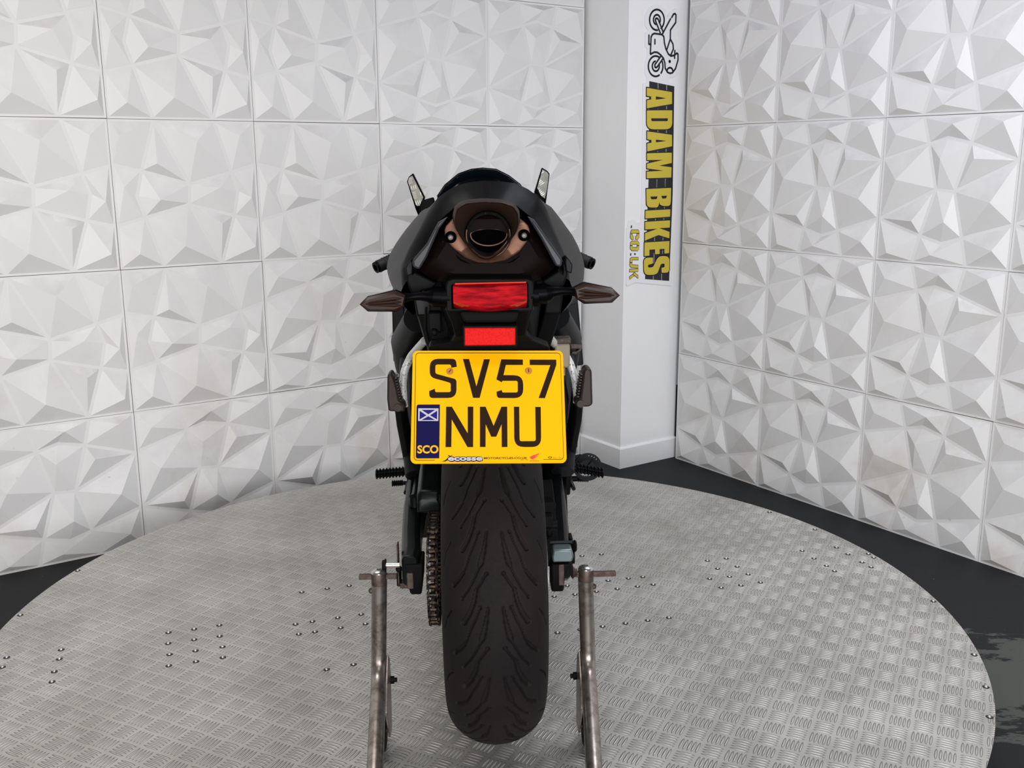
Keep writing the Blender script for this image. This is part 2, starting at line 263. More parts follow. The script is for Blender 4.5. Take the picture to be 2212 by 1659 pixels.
DATA = json.loads(r'''{"P":{"S":[[[66.87,151.58],[58.6,150.06],[58.28,152.71],[58.06,153.67],[57.67,154.41],[57.1,154.95],[56.36,155.26],[55.45,155.37],[37.93,155.36],[36.66,155.21],[35.67,154.76],[34.97,154.0],[34.56,152.93],[34.44,151.56],[34.56,143.73],[34.69,142.56],[35.05,141.57],[35.63,140.77],[36.43,140.16],[37.46,139.73],[54.95,134.55],[56.49,134.09],[58.03,133.64],[59.56,133.19],[61.1,132.73],[62.64,132.28],[62.64,132.28],[64.03,131.71],[65.11,130.88],[65.89,129.81],[66.36,128.49],[66.53,126.92],[66.65,115.24],[66.18,110.29],[64.67,106.45],[62.12,103.7],[58.52,102.05],[53.88,101.5],[31.51,101.48],[29.61,101.7],[28.12,102.36],[27.02,103.47],[26.31,105.02],[26.01,107.02],[25.74,112.57],[34.27,116.33],[34.43,113.52],[34.59,112.51],[34.96,111.72],[35.52,111.16],[36.28,110.82],[37.24,110.71],[55.17,110.73],[56.23,110.85],[57.05,111.23],[57.63,111.85],[57.97,112.73],[58.08,113.85],[57.98,122.36],[57.85,123.53],[57.5,124.51],[56.92,125.31],[56.12,125.93],[55.1,126.36],[42.32,130.26],[34.31,132.58],[31.43,133.77],[29.17,135.47],[27.54,137.7],[26.53,140.45],[26.16,143.72],[26.04,150.68],[26.48,155.69],[27.98,159.6],[30.55,162.39],[34.17,164.07],[38.87,164.63],[59.42,164.63],[61.65,164.37],[63.45,163.59],[64.81,162.28],[65.73,160.45],[66.21,158.1]]],"V":[[[76.23,164.38],[85.47,164.13],[96.6,119.89],[108.21,163.75],[117.21,163.76],[101.39,101.43],[91.42,101.67]]],"5":[[[134.49,163.63],[167.36,163.26],[167.31,154.52],[141.33,154.51],[137.53,137.86],[153.08,137.74],[158.16,137.1],[162.1,135.26],[164.91,132.22],[166.58,127.99],[167.11,122.58],[167.07,115.83],[166.47,110.45],[164.76,106.27],[161.93,103.31],[157.99,101.56],[152.93,101.0],[132.1,101.17],[130.4,101.39],[129.05,101.99],[128.05,103.0],[127.41,104.39],[127.11,106.19],[126.82,111.17],[134.8,113.93],[135.09,111.93],[135.27,111.21],[135.58,110.65],[136.02,110.25],[136.58,110.02],[137.28,109.94],[155.9,109.96],[156.95,110.08],[157.78,110.46],[158.36,111.08],[158.72,111.95],[158.84,113.08],[158.9,125.58],[158.79,126.7],[158.44,127.58],[157.86,128.21],[157.04,128.58],[155.98,128.71],[136.58,128.69],[136.15,128.64],[135.81,128.49],[135.55,128.24],[135.37,127.89],[135.28,127.44],[135.16,126.18],[126.81,130.94]]],"7":[[[177.76,163.13],[218.38,163.02],[218.25,154.41],[199.48,100.8],[190.02,101.03],[209.17,154.16],[177.69,154.4]]],"N":[[[51.35,87.59],[59.9,87.6],[83.63,45.69],[83.55,87.63],[91.86,87.52],[91.55,24.64],[83.21,24.63],[59.78,67.47],[59.45,24.81],[50.99,24.8]]],"M":[[[101.69,87.41],[110.22,87.42],[121.95,57.38],[133.95,87.33],[142.48,87.34],[142.11,24.52],[133.67,24.5],[133.82,59.86],[125.8,40.52],[118.26,40.51],[110.19,59.81],[109.84,24.69],[101.5,24.79]]],"U":[[[152.53,87.23],[160.47,87.24],[160.21,36.7],[160.33,35.47],[160.71,34.52],[161.36,33.84],[162.26,33.43],[163.43,33.3],[180.9,33.34],[182.07,33.48],[182.98,33.89],[183.63,34.57],[184.03,35.52],[184.17,36.75],[184.63,86.9],[192.79,86.79],[192.11,38.83],[191.48,33.58],[189.76,29.52],[186.95,26.63],[183.05,24.91],[178.05,24.36],[166.15,24.44],[161.16,25.06],[157.29,26.83],[154.53,29.76],[152.88,33.86],[152.34,39.12]]],"border":[[[4.87,168.18],[5.08,170.25],[5.71,171.85],[6.77,173.0],[8.27,173.68],[10.2,173.91],[219.47,173.56],[221.39,173.33],[222.87,172.64],[223.93,171.49],[224.57,169.89],[224.77,167.84],[224.17,10.81],[223.95,8.86],[223.33,7.35],[222.29,6.27],[220.84,5.63],[218.97,5.42],[194.59,5.56],[194.58,4.96],[218.96,4.63],[221.03,4.84],[222.64,5.54],[223.8,6.73],[224.49,8.41],[224.73,10.57],[225.37,167.84],[225.13,170.21],[224.4,172.06],[223.18,173.38],[221.46,174.18],[219.25,174.45],[10.3,174.8],[8.07,174.54],[6.34,173.74],[5.11,172.42],[4.38,170.57],[4.14,168.18],[4.74,10.51],[4.98,8.34],[5.68,6.65],[6.84,5.44],[8.47,4.72],[10.55,4.49],[35.42,4.55],[35.4,5.28],[10.88,5.21],[9.01,5.43],[7.55,6.07],[6.5,7.16],[5.87,8.68],[5.65,10.63]]],"blue":[[[7.33,87.41],[7.47,88.75],[7.89,89.79],[8.59,90.53],[9.58,90.98],[10.84,91.13],[42.04,91.17],[41.96,7.71],[11.07,7.63],[9.82,7.77],[8.84,8.2],[8.15,8.93],[7.73,9.94],[7.58,11.24]]],"flag":[[[9.9,85.18],[40.02,84.97],[39.96,65.22],[10.05,65.42]]],"flagblue":[[[15.11,82.71],[35.02,82.74],[25.07,75.68]],[[12.09,81.22],[22.29,74.07],[12.12,67.64]],[[38.09,81.26],[27.67,74.08],[38.06,67.68]],[[14.94,66.66],[35.04,66.69],[25.0,72.59]]],"swoosh":[[[45.49,2.89],[51.01,4.95],[56.15,10.4],[54.14,13.41],[57.87,11.37],[62.71,12.83],[58.46,10.16],[55.63,5.57],[51.04,2.9]]],"wing":[[[174.47,8.88],[177.94,10.94],[188.93,14.95],[187.75,12.89],[181.39,10.47],[187.17,11.69],[185.77,9.99],[181.15,9.02],[185.07,9.27],[183.9,7.82],[180.22,7.57],[183.2,6.86],[179.05,5.88],[182.49,4.45],[176.75,5.88]]]},"PT":{"scoc":[[25.06,21.46]],"scoh":[[9.29,27.5],[9.53,15.36],[41.04,15.44]],"ecosse":[[54.49,4.12],[54.41,11.0],[105.29,4.25]],"moto":[[107.36,5.94],[107.35,9.32],[170.99,6.1]],"screw":[[56.55,143.99],[175.73,144.68]],"screwr":[[50.99,143.99]],"small":[[160.62,4.39],[172.13,4.42]],"honda":[[174.42,2.86],[189.04,2.9]],"logo":[[208.42,7.52],[221.12,10.2],[221.07,7.55],[202.12,9.55]]},"SG":{"board":[[[0.086,1.9028],[0.0825,1.9263],[0.0872,1.9503],[0.1058,1.9754],[0.1277,1.9869],[0.1499,1.9911],[0.1725,1.9895],[0.1929,1.9761],[0.2069,1.9452],[0.2218,1.9664],[0.2527,1.9847],[0.2703,1.9801],[0.2755,1.9603],[0.2731,1.9156],[0.2523,1.8919],[0.2514,1.8777],[0.267,1.8543],[0.2727,1.8229],[0.286,1.8206],[0.2969,1.8068],[0.2914,1.7653],[0.2783,1.7275],[0.2615,1.7092],[0.2253,1.7026],[0.2251,1.6861],[0.2764,1.6723],[0.2681,1.4166],[0.2765,1.2715],[0.2777,0.8082],[0.0646,0.838],[0.0129,0.8258],[0.0116,0.8441],[0.0065,1.0637],[0.0171,1.1062],[0.0466,1.1111],[0.0609,1.0958],[0.0868,1.0969],[0.0884,1.274],[0.0805,1.6738],[0.1014,1.6775],[0.0997,1.6921],[0.0997,1.6983],[0.0892,1.7191],[0.088,1.7573],[0.1009,1.7881],[0.1001,1.8142],[0.0881,1.8215],[0.0882,1.8772],[0.1046,1.8862]]],"black":[[[0.1155,1.6845],[0.2596,1.6687],[0.2689,1.2114],[0.2632,0.8303],[0.1191,0.8483],[0.1252,1.2735]]],"lanes":[[[0.1633,1.6784],[0.1675,1.6786],[0.1684,1.6534],[0.1643,1.6533]],[[0.1664,1.5729],[0.1705,1.573],[0.1708,1.567],[0.1666,1.5669]],[[0.2126,1.6729],[0.2168,1.6731],[0.2178,1.6492],[0.2136,1.6491]],[[0.2152,1.5862],[0.2194,1.5863],[0.22,1.5713],[0.2158,1.5711]],[[0.1692,1.4858],[0.1733,1.4858],[0.1737,1.4768],[0.1695,1.4767]],[[0.2183,1.4865],[0.2226,1.4865],[0.2231,1.4728],[0.2189,1.4728]],[[0.1711,1.3978],[0.1753,1.3978],[0.1756,1.3902],[0.1714,1.3902]],[[0.2198,1.4071],[0.224,1.4071],[0.2246,1.3918],[0.2204,1.3918]],[[0.1717,1.2782],[0.1759,1.2781],[0.1752,1.241],[0.1709,1.2411]],[[0.2205,1.2807],[0.2247,1.2806],[0.2246,1.2417],[0.2203,1.2418]],[[0.1712,1.2729],[0.1752,1.2729],[0.1756,1.2416],[0.1715,1.2417]],[[0.2198,1.2723],[0.2239,1.2722],[0.2247,1.2423],[0.2205,1.2424]],[[0.1697,1.1565],[0.1738,1.1564],[0.174,1.1489],[0.17,1.149]],[[0.2197,1.1588],[0.2238,1.1586],[0.2234,1.149],[0.2192,1.1491]],[[0.1689,1.109],[0.173,1.1089],[0.1729,1.1007],[0.1688,1.1009]],[[0.2183,1.1097],[0.2224,1.1096],[0.2219,1.102],[0.2177,1.1022]],[[0.1677,1.0297],[0.1718,1.0295],[0.1708,1.0119],[0.1667,1.0121]],[[0.2169,1.0269],[0.2211,1.0267],[0.2203,1.0136],[0.2161,1.0138]],[[0.1657,0.9597],[0.1698,0.9594],[0.1701,0.9149],[0.166,0.9152]],[[0.2166,0.9692],[0.2208,0.969],[0.221,0.9536],[0.2168,0.9538]],[[0.1657,0.8643],[0.1699,0.864],[0.1698,0.843],[0.1657,0.8433]],[[0.2145,0.8704],[0.2187,0.8702],[0.2192,0.8365],[0.215,0.8368]]],"L":{"A":[[[0.1013,1.6569],[0.2458,1.6442],[0.2478,1.5955],[0.1049,1.5737],[0.1038,1.6063],[0.1282,1.6106],[0.1266,1.6224],[0.102,1.624]],[[0.1537,1.6238],[0.214,1.6177],[0.1542,1.6102]]],"D":[[[0.1044,1.5648],[0.2502,1.569],[0.2523,1.5183],[0.2511,1.5079],[0.2466,1.4997],[0.2387,1.4938],[0.2276,1.4902],[0.2132,1.4888],[0.1462,1.4879],[0.132,1.4888],[0.1209,1.4921],[0.1129,1.4976],[0.1079,1.5055],[0.106,1.5157]],[[0.1301,1.5332],[0.2261,1.5351],[0.2256,1.5272],[0.2253,1.5257],[0.2245,1.5245],[0.2233,1.5236],[0.2216,1.5231],[0.2194,1.5229],[0.1384,1.5214],[0.1362,1.5215],[0.1345,1.522],[0.1332,1.5228],[0.1323,1.5239],[0.1317,1.5254]]],"A2":[[[0.1093,1.4789],[0.2532,1.4662],[0.2552,1.418],[0.1129,1.3958],[0.111,1.4284],[0.1357,1.4325],[0.1344,1.4437],[0.1104,1.4465]],[[0.1602,1.4454],[0.221,1.4402],[0.1606,1.4336]]],"M":[[[0.1111,1.3879],[0.255,1.3909],[0.2568,1.347],[0.1839,1.336],[0.2563,1.3288],[0.2563,1.2849],[0.1133,1.2832],[0.1124,1.311],[0.2102,1.3148],[0.1132,1.3247],[0.1125,1.3445],[0.2063,1.3605],[0.1128,1.3594]]],"B":[[[0.1123,1.2377],[0.257,1.2402],[0.258,1.1909],[0.258,1.1871],[0.2578,1.1833],[0.2574,1.1795],[0.2568,1.1757],[0.2561,1.172],[0.2561,1.172],[0.2548,1.1686],[0.2526,1.166],[0.2495,1.1641],[0.2456,1.163],[0.2408,1.1626],[0.2231,1.1626],[0.2189,1.1627],[0.2148,1.1631],[0.2107,1.1638],[0.2067,1.1648],[0.2027,1.166],[0.2005,1.1668],[0.1977,1.168],[0.1955,1.1694],[0.1937,1.1712],[0.1924,1.1732],[0.1916,1.1754],[0.19,1.183],[0.1886,1.174],[0.1881,1.1716],[0.1874,1.1694],[0.1864,1.1672],[0.1852,1.165],[0.1838,1.1629],[0.1838,1.1629],[0.182,1.1611],[0.1799,1.1596],[0.1775,1.1587],[0.1747,1.1581],[0.1716,1.158],[0.1411,1.1588],[0.1372,1.1592],[0.1335,1.1599],[0.13,1.161],[0.1268,1.1626],[0.1238,1.1645],[0.1238,1.1645],[0.1212,1.1668],[0.1191,1.1692],[0.1176,1.1718],[0.1166,1.1745],[0.1161,1.1773]],[[0.1367,1.2052],[0.1789,1.2055],[0.176,1.1979],[0.1752,1.1964],[0.1741,1.1953],[0.1726,1.1945],[0.1709,1.194],[0.1688,1.1938],[0.1485,1.1933],[0.1463,1.1934],[0.1445,1.1938],[0.143,1.1946],[0.1418,1.1957],[0.1408,1.1971]],[[0.2005,1.2068],[0.2335,1.2076],[0.231,1.1997],[0.2304,1.1982],[0.2293,1.197],[0.2279,1.1962],[0.2262,1.1956],[0.224,1.1954],[0.2129,1.1949],[0.2107,1.1949],[0.2089,1.1953],[0.2073,1.1961],[0.206,1.1972],[0.205,1.1986]]],"I":[[[0.1114,1.1457],[0.2566,1.1474],[0.2559,1.1155],[0.1112,1.1125]]],"K":[[[0.1109,1.0978],[0.2565,1.0993],[0.2565,1.0678],[0.1934,1.0675],[0.2556,1.0488],[0.2555,1.0206],[0.1904,1.0378],[0.1115,1.0171],[0.1105,1.0488],[0.1832,1.0655],[0.1112,1.0654]]],"E":[[[0.1098,1.0087],[0.2569,1.0085],[0.2565,0.9548],[0.2288,0.9547],[0.228,0.9754],[0.1989,0.9757],[0.2005,0.9547],[0.1737,0.9546],[0.1721,0.9761],[0.1393,0.9763],[0.1402,0.9503],[0.1105,0.9504]]],"S2":[[[0.161,0.9406],[0.1619,0.9154],[0.1514,0.9126],[0.1499,0.9123],[0.1483,0.912],[0.1468,0.9117],[0.1452,0.9116],[0.1436,0.9114],[0.1405,0.9113],[0.1379,0.911],[0.1359,0.9102],[0.1345,0.9091],[0.1337,0.9075],[0.1335,0.9055],[0.1336,0.9042],[0.1339,0.9022],[0.1349,0.9006],[0.1364,0.8994],[0.1385,0.8986],[0.1411,0.8982],[0.1481,0.8978],[0.1535,0.8978],[0.1583,0.8987],[0.1624,0.9004],[0.1658,0.9029],[0.1685,0.9062],[0.1838,0.9304],[0.1856,0.9329],[0.1877,0.9352],[0.1902,0.9373],[0.193,0.9392],[0.1961,0.9408],[0.1961,0.9408],[0.1994,0.9422],[0.2029,0.9432],[0.2066,0.9438],[0.2104,0.9441],[0.2144,0.9441],[0.2314,0.9432],[0.2412,0.9418],[0.249,0.939],[0.2546,0.9346],[0.2581,0.9288],[0.2595,0.9214],[0.261,0.8846],[0.2603,0.8785],[0.2577,0.8738],[0.2532,0.8707],[0.2468,0.869],[0.2385,0.8689],[0.2154,0.8704],[0.2137,0.8922],[0.2255,0.8935],[0.2279,0.8939],[0.2297,0.8947],[0.2309,0.8958],[0.2316,0.8973],[0.2318,0.8991],[0.2316,0.9047],[0.2313,0.9066],[0.2304,0.908],[0.229,0.9091],[0.2271,0.9098],[0.2247,0.9101],[0.2205,0.9104],[0.2165,0.9103],[0.213,0.9096],[0.2102,0.9083],[0.2079,0.9063],[0.2063,0.9036],[0.1939,0.8765],[0.1922,0.8737],[0.19,0.8712],[0.1873,0.8692],[0.184,0.8676],[0.1801,0.8665],[0.1801,0.8665],[0.176,0.8656],[0.1718,0.865],[0.1675,0.8646],[0.1632,0.8645],[0.1588,0.8647],[0.141,0.8656],[0.1306,0.8671],[0.1224,0.8701],[0.1164,0.8747],[0.1127,0.8809],[0.1111,0.8887],[0.109,0.9231],[0.1097,0.9302],[0.1125,0.9356],[0.1176,0.9394],[0.1248,0.9414],[0.1343,0.9418]]],"dot1":[[[0.0303,1.0859],[0.0366,1.0856],[0.0358,1.0738],[0.029,1.0746]]],"C":[[[0.0303,1.0582],[0.034,1.0661],[0.0718,1.0646],[0.0773,1.0563],[0.0775,1.0512],[0.0285,1.0532]],[[0.0278,1.0479],[0.0385,1.0474],[0.0387,1.0414],[0.0447,1.0382],[0.0463,1.0261],[0.0372,1.0251],[0.0282,1.0329]],[[0.0776,1.0472],[0.078,1.0322],[0.0691,1.0236],[0.0582,1.0256],[0.0587,1.0376],[0.0658,1.0403],[0.0656,1.0478]]],"O":[[[0.0291,1.0015],[0.0308,1.0134],[0.0394,1.0181],[0.0693,1.0167],[0.0788,1.0081],[0.0783,0.9991],[0.0686,0.9996],[0.0677,1.0041],[0.0397,1.0055],[0.0391,1.001]],[[0.0288,0.9976],[0.0392,0.9971],[0.0393,0.9911],[0.0673,0.9891],[0.0679,0.9957],[0.0784,0.9952],[0.0772,0.981],[0.0693,0.9754],[0.0373,0.9777],[0.0292,0.9865]]],"dot2":[[[0.0301,0.9669],[0.0361,0.9666],[0.0356,0.9552],[0.0292,0.9561]],[[0.0521,0.9627],[0.0522,0.9638],[0.0527,0.9646],[0.0535,0.9652],[0.0546,0.9655],[0.056,0.9655],[0.0568,0.9655],[0.0583,0.9653],[0.0594,0.9649],[0.0602,0.9642],[0.0607,0.9633],[0.0609,0.9622],[0.061,0.9604],[0.0609,0.9593],[0.0604,0.9585],[0.0596,0.958],[0.0585,0.9577],[0.0571,0.9576],[0.0563,0.9577],[0.0548,0.9579],[0.0537,0.9583],[0.0529,0.9589],[0.0524,0.9598],[0.0522,0.9609]]],"U":[[[0.0755,0.9454],[0.0758,0.9357],[0.0416,0.9385],[0.0412,0.9271],[0.0292,0.9284],[0.0296,0.9429],[0.0374,0.9475]],[[0.0289,0.9242],[0.0401,0.9235],[0.0415,0.9156],[0.0757,0.9114],[0.0756,0.9013],[0.0366,0.9047],[0.0284,0.9127]]],"K2":[[[0.0762,0.8961],[0.0761,0.8849],[0.028,0.8861],[0.0285,0.897]],[[0.0553,0.8813],[0.0771,0.8671],[0.0774,0.8554],[0.0475,0.8751]],[[0.0455,0.8737],[0.0537,0.8671],[0.03,0.855],[0.0286,0.8648]]]},"bike":[[[0.134,1.9686],[0.138,1.9701],[0.142,1.9712],[0.1462,1.9719],[0.1503,1.9722],[0.1545,1.972],[0.1586,1.9715],[0.1627,1.9705],[0.1666,1.969],[0.1703,1.9672],[0.1738,1.965],[0.177,1.9625],[0.18,1.9596],[0.1826,1.9564],[0.1849,1.9529],[0.1868,1.9492],[0.1883,1.9454],[0.1894,1.9413],[0.19,1.9372],[0.1903,1.933],[0.1901,1.9288],[0.1894,1.9246],[0.1884,1.9205],[0.1869,1.9165],[0.185,1.9126],[0.1828,1.909],[0.1802,1.9056],[0.1772,1.9025],[0.174,1.8997]],[[0.1543,1.8911],[0.1501,1.8907],[0.1458,1.8907],[0.1416,1.8911],[0.1375,1.892],[0.1335,1.8933],[0.1297,1.8951],[0.1261,1.8972],[0.1228,1.8997],[0.1197,1.9025],[0.117,1.9056],[0.1146,1.909],[0.1126,1.9127],[0.111,1.9166],[0.1099,1.9206],[0.1091,1.9247],[0.1088,1.9289],[0.1089,1.9331],[0.1094,1.9373],[0.1104,1.9415],[0.1118,1.9455],[0.1136,1.9494],[0.1157,1.9531],[0.1183,1.9565],[0.1211,1.9597],[0.1243,1.9626],[0.1278,1.9651],[0.1315,1.9673],[0.1353,1.9691]],[[0.1434,1.9133],[0.1402,1.9146],[0.1374,1.9165],[0.1349,1.9188],[0.1329,1.9216],[0.1314,1.9247],[0.1305,1.9281],[0.1302,1.9316],[0.1305,1.9351],[0.1315,1.9385],[0.133,1.9417],[0.1351,1.9446],[0.1376,1.947],[0.1405,1.949],[0.1436,1.9505],[0.147,1.9513],[0.1505,1.9516],[0.1539,1.9511],[0.1571,1.9501],[0.1601,1.9485],[0.1628,1.9463],[0.165,1.9437],[0.1667,1.9407],[0.1679,1.9374],[0.1684,1.9339],[0.1683,1.9304],[0.1676,1.9269],[0.1663,1.9236],[0.1644,1.9206]],[[0.1704,1.8806],[0.141,1.9285],[0.1421,1.9355],[0.149,1.938],[0.1562,1.9346],[0.1864,1.8856]],[[0.1825,1.8773],[0.2257,1.9406]],[[0.2327,1.9471],[0.2422,1.9609],[0.2507,1.9635],[0.2567,1.9589],[0.2565,1.9286],[0.2275,1.8964],[0.2282,1.86],[0.2443,1.8407],[0.2475,1.8205],[0.2345,1.7973]],[[0.2282,1.86],[0.21,1.8163]],[[0.119,1.7931],[0.1175,1.7971],[0.1195,1.8613],[0.1261,1.8717],[0.1372,1.8768],[0.1797,1.8751],[0.1908,1.8678],[0.1953,1.8418],[0.2048,1.8181],[0.22,1.7986],[0.2347,1.7916],[0.252,1.7952],[0.2691,1.8053],[0.2751,1.8015],[0.2762,1.7769],[0.2631,1.7413],[0.2462,1.724],[0.2318,1.7209],[0.2172,1.7248],[0.2035,1.7406],[0.2013,1.7609],[0.1919,1.7808],[0.1742,1.7941],[0.1568,1.8022],[0.1398,1.8023],[0.119,1.7931]],[[0.2564,1.8149],[0.256,1.7841]],[[0.1409,1.8526],[0.1415,1.8356]],[[0.1072,1.8675],[0.1078,1.8326],[0.1163,1.8321]],[[0.2155,1.7309],[0.2155,1.7323],[0.2158,1.7336],[0.2162,1.735],[0.2168,1.7363],[0.2176,1.7375],[0.2186,1.7387],[0.2198,1.7398],[0.2211,1.7408],[0.2225,1.7416],[0.224,1.7424],[0.2256,1.743],[0.2273,1.7434],[0.2291,1.7438],[0.2309,1.7439],[0.2327,1.7439],[0.2344,1.7438],[0.2362,1.7435],[0.2378,1.743],[0.2394,1.7424],[0.2409,1.7417],[0.2423,1.7408],[0.2435,1.7399],[0.2446,1.7388],[0.2456,1.7376],[0.2463,1.7364],[0.2468,1.7351],[0.2472,1.7337],[0.2474,1.7323]],[[0.2313,1.7695],[0.2312,1.7689],[0.231,1.7683],[0.2307,1.7677],[0.2303,1.7673],[0.2297,1.7669],[0.2291,1.7666],[0.2285,1.7665],[0.2279,1.7666],[0.2272,1.7668],[0.2267,1.7671],[0.2262,1.7675],[0.2258,1.768],[0.2256,1.7686],[0.2255,1.7693],[0.2255,1.7699],[0.2257,1.7705],[0.2261,1.7711],[0.2265,1.7715],[0.227,1.7719],[0.2276,1.7722],[0.2283,1.7723],[0.2289,1.7722],[0.2295,1.772],[0.2301,1.7717],[0.2306,1.7713],[0.2309,1.7708],[0.2312,1.7702],[0.2313,1.7695]],[[0.1709,1.7114],[0.1654,1.7084],[0.1596,1.7064],[0.1535,1.7052],[0.1473,1.7049],[0.1412,1.7056],[0.1353,1.7072],[0.1297,1.7096],[0.1245,1.7128],[0.1199,1.7168],[0.1159,1.7215],[0.1127,1.7266],[0.1102,1.7322],[0.1087,1.7381],[0.108,1.7442],[0.1083,1.7503],[0.1094,1.7564],[0.1115,1.7622],[0.1143,1.7676],[0.118,1.7726],[0.1223,1.7769],[0.1272,1.7806],[0.1326,1.7836],[0.1384,1.7857],[0.1444,1.7869],[0.1505,1.7872],[0.1566,1.7866],[0.1626,1.7852],[0.1682,1.7828]],[[0.1847,1.7673],[0.1856,1.7657],[0.1864,1.7641],[0.1871,1.7625],[0.1878,1.7608],[0.1884,1.7591],[0.1889,1.7574],[0.1893,1.7556],[0.1897,1.7539],[0.1899,1.7521],[0.1901,1.7503],[0.1903,1.7485],[0.1903,1.7467],[0.1903,1.7449],[0.1902,1.7431],[0.19,1.7413],[0.1897,1.7395],[0.1894,1.7377],[0.1889,1.736],[0.1884,1.7342],[0.1879,1.7325],[0.1872,1.7308],[0.1865,1.7291],[0.1857,1.7275],[0.1848,1.7259],[0.1839,1.7244],[0.1829,1.7228],[0.1818,1.7214],[0.1807,1.72]],[[0.1682,1.754],[0.1693,1.7507],[0.1697,1.7472],[0.1695,1.7436],[0.1688,1.7401],[0.1674,1.7369],[0.1655,1.7339],[0.1632,1.7313],[0.1604,1.7291],[0.1573,1.7275],[0.154,1.7264],[0.1505,1.7259],[0.1471,1.7261],[0.1437,1.7268],[0.1405,1.7282],[0.1376,1.7301],[0.1351,1.7325],[0.133,1.7353],[0.1314,1.7384],[0.1304,1.7418],[0.13,1.7453],[0.1302,1.7488],[0.1309,1.7522],[0.1323,1.7555],[0.1342,1.7585],[0.1365,1.7611],[0.1393,1.7632],[0.1423,1.7649],[0.1456,1.766]],[[0.1787,1.7903],[0.1445,1.752],[0.1448,1.7429],[0.1506,1.7402],[0.1576,1.7435],[0.1891,1.7786]]]}}''')
# ------------------------------------------------------------------ room shell
def offs(poly, d):                            # inset a polygon by d
    n = len(poly); A2 = sum(poly[i][0] * poly[(i + 1) % n][1] - poly[(i + 1) % n][0] * poly[i][1] for i in range(n)); s = 1 if A2 > 0 else -1; out = []
    for i in range(n):
        a, b_, c = Vector(poly[i - 1]), Vector(poly[i]), Vector(poly[(i + 1) % n]); e1 = (b_ - a).normalized(); e2 = (c - b_).normalized()
        n1 = Vector((-e1.y, e1.x)) * s; n2 = Vector((-e2.y, e2.x)) * s; k = 1 + n1.dot(n2); q = b_ + (n1 + n2) * (d / max(k, .3)); out.append((q.x, q.y))
    return out
ND = dict(L1=(0, .287), L2=(0, .703), R1=(1, .296), R2=(1, .702), T1=(.301, 0), T2=(.704, 0), B1=(.294, 1), B2=(.701, 1), TL=(0, 0), TR=(1, 0), BL=(0, 1), BR=(1, 1),
          a=(.353, .186), b=(.490, .146), c=(.660, .184), d=(.432, .489), e=(.572, .500), f=(.340, .807), g=(.507, .851), h=(.654, .807))
CELLS = [('TL T1 a L1', .106, .120, .015), ('T1 T2 c b a', .535, .060, .020), ('T2 TR R1 c', .888, .056, .024), ('L1 a d L2', .142, .427, .023), ('a b c e d', .461, .284, .015),
         ('c R1 e', .711, .286, .020), ('e R1 R2 h', .857, .565, .028), ('L2 d f', .290, .709, .020), ('d e h g f', .535, .705, .020), ('L2 f B1 BL', .107, .942, .017),
         ('f g h B2 B1', .446, .935, .012), ('h R2 BR B2', .897, .874, .023)]
def panel_mesh(turned):
    b_ = B(); S = .4984
    def P(u, v, h_):
        if turned: u, v = 1 - v, u
        return ((u - .5) * S, (.5 - v) * S, h_)
    def inn(q): return (min(max(q[0], .004), .996), min(max(q[1], .004), .996))
    b_.box(-S / 2, S / 2, -S / 2, S / 2, -.005, 0.0)
    for names, au, av, ah in CELLS:
        poly = offs([inn(ND[k_]) for k_ in names.split()], .0115); n = len(poly)
        low = [P(*q, .0003) for q in poly]
        b_.add(low + [P(au, av, ah)], [((i, (i + 1) % n, n)) for i in range(n)])
    me = b_.mesh('wall_panel')
    return me
PM = {}
for k_ in (0, 1):
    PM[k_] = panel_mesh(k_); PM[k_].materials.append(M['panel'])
AL, AR = .5971434, -.9734078
WL, WR = Vector((-1.33398, 3.38116, 0)), Vector((.76079, 4.43345, 0))
def wall(name, org, ang, i0, i1, rows, turned_fn):
    U_ = Vector((math.cos(ang), math.sin(ang), 0)); n = Vector((math.sin(ang), -math.cos(ang), 0)); m3 = Matrix((U_, Vector((0, 0, 1)), n)).transposed().to_4x4()
    b_ = B(); b_.box(i0 * .5, i1 * .5, 0, rows * .5 + .25, -.16, -.0065)
    w_ = b_.obj(name, 'gap', smooth=None); w_.matrix_world = Matrix.Translation(org) @ m3; tag(w_, kind='structure')
    for i in range(i0, i1):
        for j in range(rows):
            o = bpy.data.objects.new('wall_panel', PM[turned_fn(i, j)]); C.objects.link(o); o.parent = w_
            o.location = ((i + .5) * .5 + random.uniform(-.0006, .0006), (j + .5) * .5 + random.uniform(-.0006, .0006), random.uniform(-.0012, .0006)); o.rotation_euler = (random.uniform(-.002, .002), random.uniform(-.002, .002), random.uniform(-.002, .002))
    return w_
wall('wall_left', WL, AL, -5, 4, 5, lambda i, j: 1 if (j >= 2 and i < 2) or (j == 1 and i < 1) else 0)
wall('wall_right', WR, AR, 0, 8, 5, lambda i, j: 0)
fb = B(); fb.box(-5, 5, -3.2, 6.0, -.08, 0.0); tag(fb.obj('floor', 'floor', smooth=None), kind='structure')
# pillar in the corner: two white faces with a raised skirting
cL = Vector((math.cos(AL), math.sin(AL), 0)); nL = Vector((math.sin(AL), -math.cos(AL), 0))
PO = Vector((.484, 4.271, 0)) - nL * .012 + cL * .012                     # pillar edge
PW, PD = .332, .30
def prism(b_, pts, z0, z1): n = len(pts); b_.add([(q[0], q[1], z) for z in (z0, z1) for q in pts], [tuple(range(n))[::-1], tuple(range(n, 2 * n))] + [(i, (i + 1) % n, n + (i + 1) % n, n + i) for i in range(n)]); return b_
def sq(e, dd): return [PO - cL * e + nL * e, PO + cL * (PW + dd) + nL * e, PO + cL * (PW + dd) - nL * PD, PO - cL * e - nL * PD]
pb = prism(B(), sq(0, 0), 0, 2.75); tag(pb.obj('wall_pillar', 'pillar', smooth=None, bev=.002), kind='structure')
kb = B(); prism(kb, sq(.012, 0), 0, .083)
